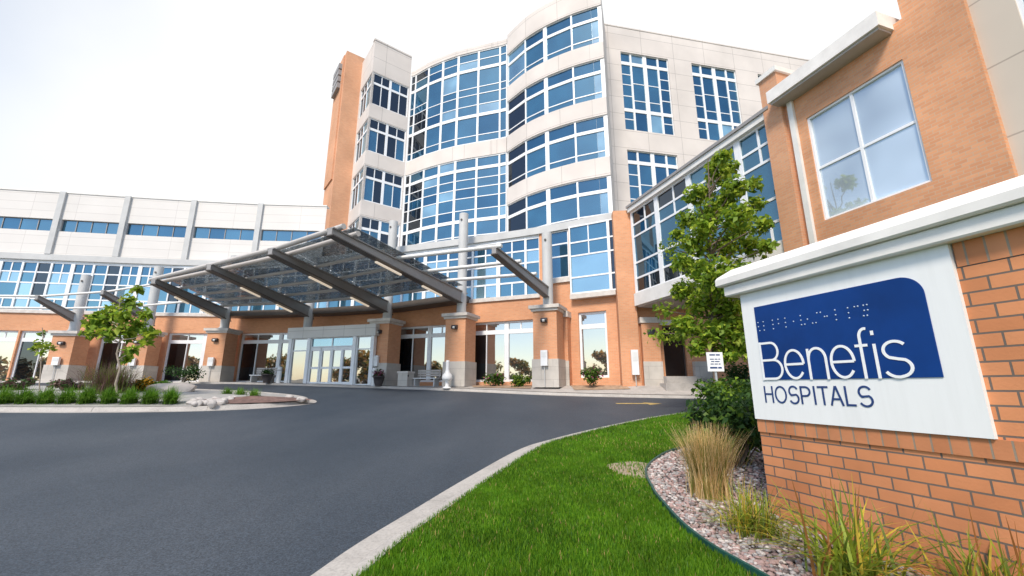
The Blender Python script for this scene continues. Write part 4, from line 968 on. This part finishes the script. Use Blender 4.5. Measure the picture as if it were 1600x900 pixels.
# grass blades on the lawn
def blades(n):
    pts=[]
    while len(pts)<n:
        y=2.2+ (random.random()**1.9)*13.0; a=xk(y); e=xe(y); hi=min(e-.02,a+ (5.5 if y<8 else 6.5))
        if hi<=a: continue
        x=random.uniform(a-.01,hi)
        dd=((x-1.66)/.40)**2+((y-5.95)/.50)**2
        if dd<1 and random.random()<.92: continue
        if abs(y-(5.35+.12*(x-.6)))<.05 and x>.5 and random.random()<.4: continue
        pts.append((x,y))
    P=np.array(pts); kd=np.sqrt(((P[:,None,:]-LKa[None,30:,:])**2).sum(2)).min(1) if n<1 else None
    z=np.array([lawn_z(x,y) for x,y in pts])
    dist=np.hypot(P[:,0],P[:,1]); L_=(.026+.030*rng.random(n))*(1+.04*dist); w=(.0026+.0011*dist)*(.7+.6*rng.random(n))
    a=rng.random(n)*6.283; lean=rng.random(n)*.75; b_=rng.random(n)*6.283
    dx,dy=np.cos(a),np.sin(a)
    v0=np.stack([P[:,0]-dy*w,P[:,1]+dx*w,z-.01],1); v1=np.stack([P[:,0]+dy*w,P[:,1]-dx*w,z-.01],1)
    v2=np.stack([P[:,0]+np.cos(b_)*lean*L_,P[:,1]+np.sin(b_)*lean*L_,z+L_*np.sqrt(1-.6*lean**2)],1)
    V_=np.stack([v0,v1,v2],1).reshape(-1,3); F_=np.arange(3*n).reshape(-1,3)
    patch=np.sin(P[:,0]*3.1+1.3*np.sin(P[:,1]*2.2))+np.sin(P[:,1]*3.7+P[:,0]*1.1)
    pr=rng.random(n)+.14*patch; idx=np.where(pr<.38,0,np.where(pr<.80,1,2)); dry=np.sin(P[:,0]*1.7+2.0*np.sin(P[:,1]*.9)+.6)*np.sin(P[:,1]*1.3+.7*P[:,0]); idx=np.where(rng.random(n)<.012+.10*np.clip(dry-.45,0,1),3,idx)
    o=fastmesh('grass',V_,F_,idx,['grass_a','grass_b','grass_c','straw'])
    tag(o,'short bright green lawn grass inside the curving kerb','grass',kind='stuff')
blades(240000)
# trees across the car park behind the viewer: they show in the ground floor glass
cs=[];rd=[];ct=[]
for k in range(80):
    a=R(-65+145*k/79+random.uniform(-.8,.8)); rr=random.uniform(58,74); x=-rr*math.sin(a); y=-rr*math.cos(a); hh=random.uniform(3.4,7.6)
    for q in range(4): cs.append((x+random.uniform(-2,2),y+random.uniform(-1.5,1.5),hh*random.uniform(.3,.95))); rd.append(random.uniform(1.3,2.2)); ct.append(120)
o=leaves(cs,rd,ct,.75,['autumn','autumn_green','hedge_green'],'distant_trees',None,[.45,.35,.2]); tag(o,'band of autumn trees across the car park','trees',kind='stuff')
# ---------------------------------------------------------------- light
w=bpy.data.worlds.new('World'); sc.world=w; w.use_nodes=True; nt=w.node_tree
bg=nt.nodes['Background']
SUN_EL,SUN_AZ=R(47),R(-160)      # light comes over the viewer's left shoulder through thin cloud
st_=nt.nodes.new('ShaderNodeTexSky'); st_.sky_type='NISHITA'; st_.sun_disc=False; st_.sun_elevation=SUN_EL; st_.sun_rotation=SUN_AZ; st_.dust_density=.6; st_.air_density=1.0; st_.ozone_density=1.5
tc=nt.nodes.new('ShaderNodeTexCoord'); sx_=nt.nodes.new('ShaderNodeSeparateXYZ'); lk(nt,tc.outputs['Generated'],sx_.inputs[0])
no=nt.nodes.new('ShaderNodeTexNoise'); no.inputs['Scale'].default_value=1.6; no.inputs['Detail'].default_value=5; lk(nt,tc.outputs['Generated'],no.inputs['Vector'])
m1=nt.nodes.new('ShaderNodeMath'); m1.operation='MULTIPLY_ADD'; m1.inputs[1].default_value=.55; lk(nt,no.outputs['Fac'],m1.inputs[0]); lk(nt,sx_.outputs['Y'],m1.inputs[2])
m2=nt.nodes.new('ShaderNodeMath'); m2.operation='MULTIPLY_ADD'; m2.inputs[1].default_value=.36; lk(nt,sx_.outputs['X'],m2.inputs[0]); lk(nt,m1.outputs[0],m2.inputs[2])
mr=nt.nodes.new('ShaderNodeMapRange'); mr.interpolation_type='SMOOTHSTEP'; mr.inputs['From Min'].default_value=.0; mr.inputs['From Max'].default_value=.75; mr.inputs['To Min'].default_value=.03; mr.inputs['To Max'].default_value=.97
lk(nt,m2.outputs[0],mr.inputs['Value'])
mx=nt.nodes.new('ShaderNodeMix'); mx.data_type='RGBA'; lk(nt,mr.outputs['Result'],mx.inputs[0]); lk(nt,st_.outputs['Color'],mx.inputs[6]); mx.inputs[7].default_value=(5.0,5.05,5.05,1)
lk(nt,mx.outputs[2],bg.inputs['Color']); bg.inputs['Strength'].default_value=.10
sl=bpy.data.lights.new('sun','SUN'); sl.energy=1.9; sl.angle=R(13); sl.color=(1,.90,.77); so=bpy.data.objects.new('sun',sl); col.objects.link(so)
az=SUN_AZ; dirv=Vector((math.sin(az)*math.cos(SUN_EL),math.cos(az)*math.cos(SUN_EL),math.sin(SUN_EL)))
so.rotation_euler=dirv.to_track_quat('Z','Y').to_euler(); so.location=dirv*60
# ---------------------------------------------------------------- camera
cd=bpy.data.cameras.new('camera'); cd.sensor_width=36; cd.lens=36*660/1600; cd.clip_end=3000; cd.clip_start=.05
co=bpy.data.objects.new('camera',cd); co.location=(0,0,1.5); co.rotation_euler=(R(90+13.05),0,0); col.objects.link(co); sc.camera=co
sc.render.resolution_x=1024; sc.render.resolution_y=576
sc.view_settings.view_transform='Standard'; sc.view_settings.look='None'; sc.view_settings.exposure=1.12; sc.view_settings.gamma=1
sc.cycles.use_denoising=True; sc.cycles.max_bounces=6; sc.cycles.transparent_max_bounces=12
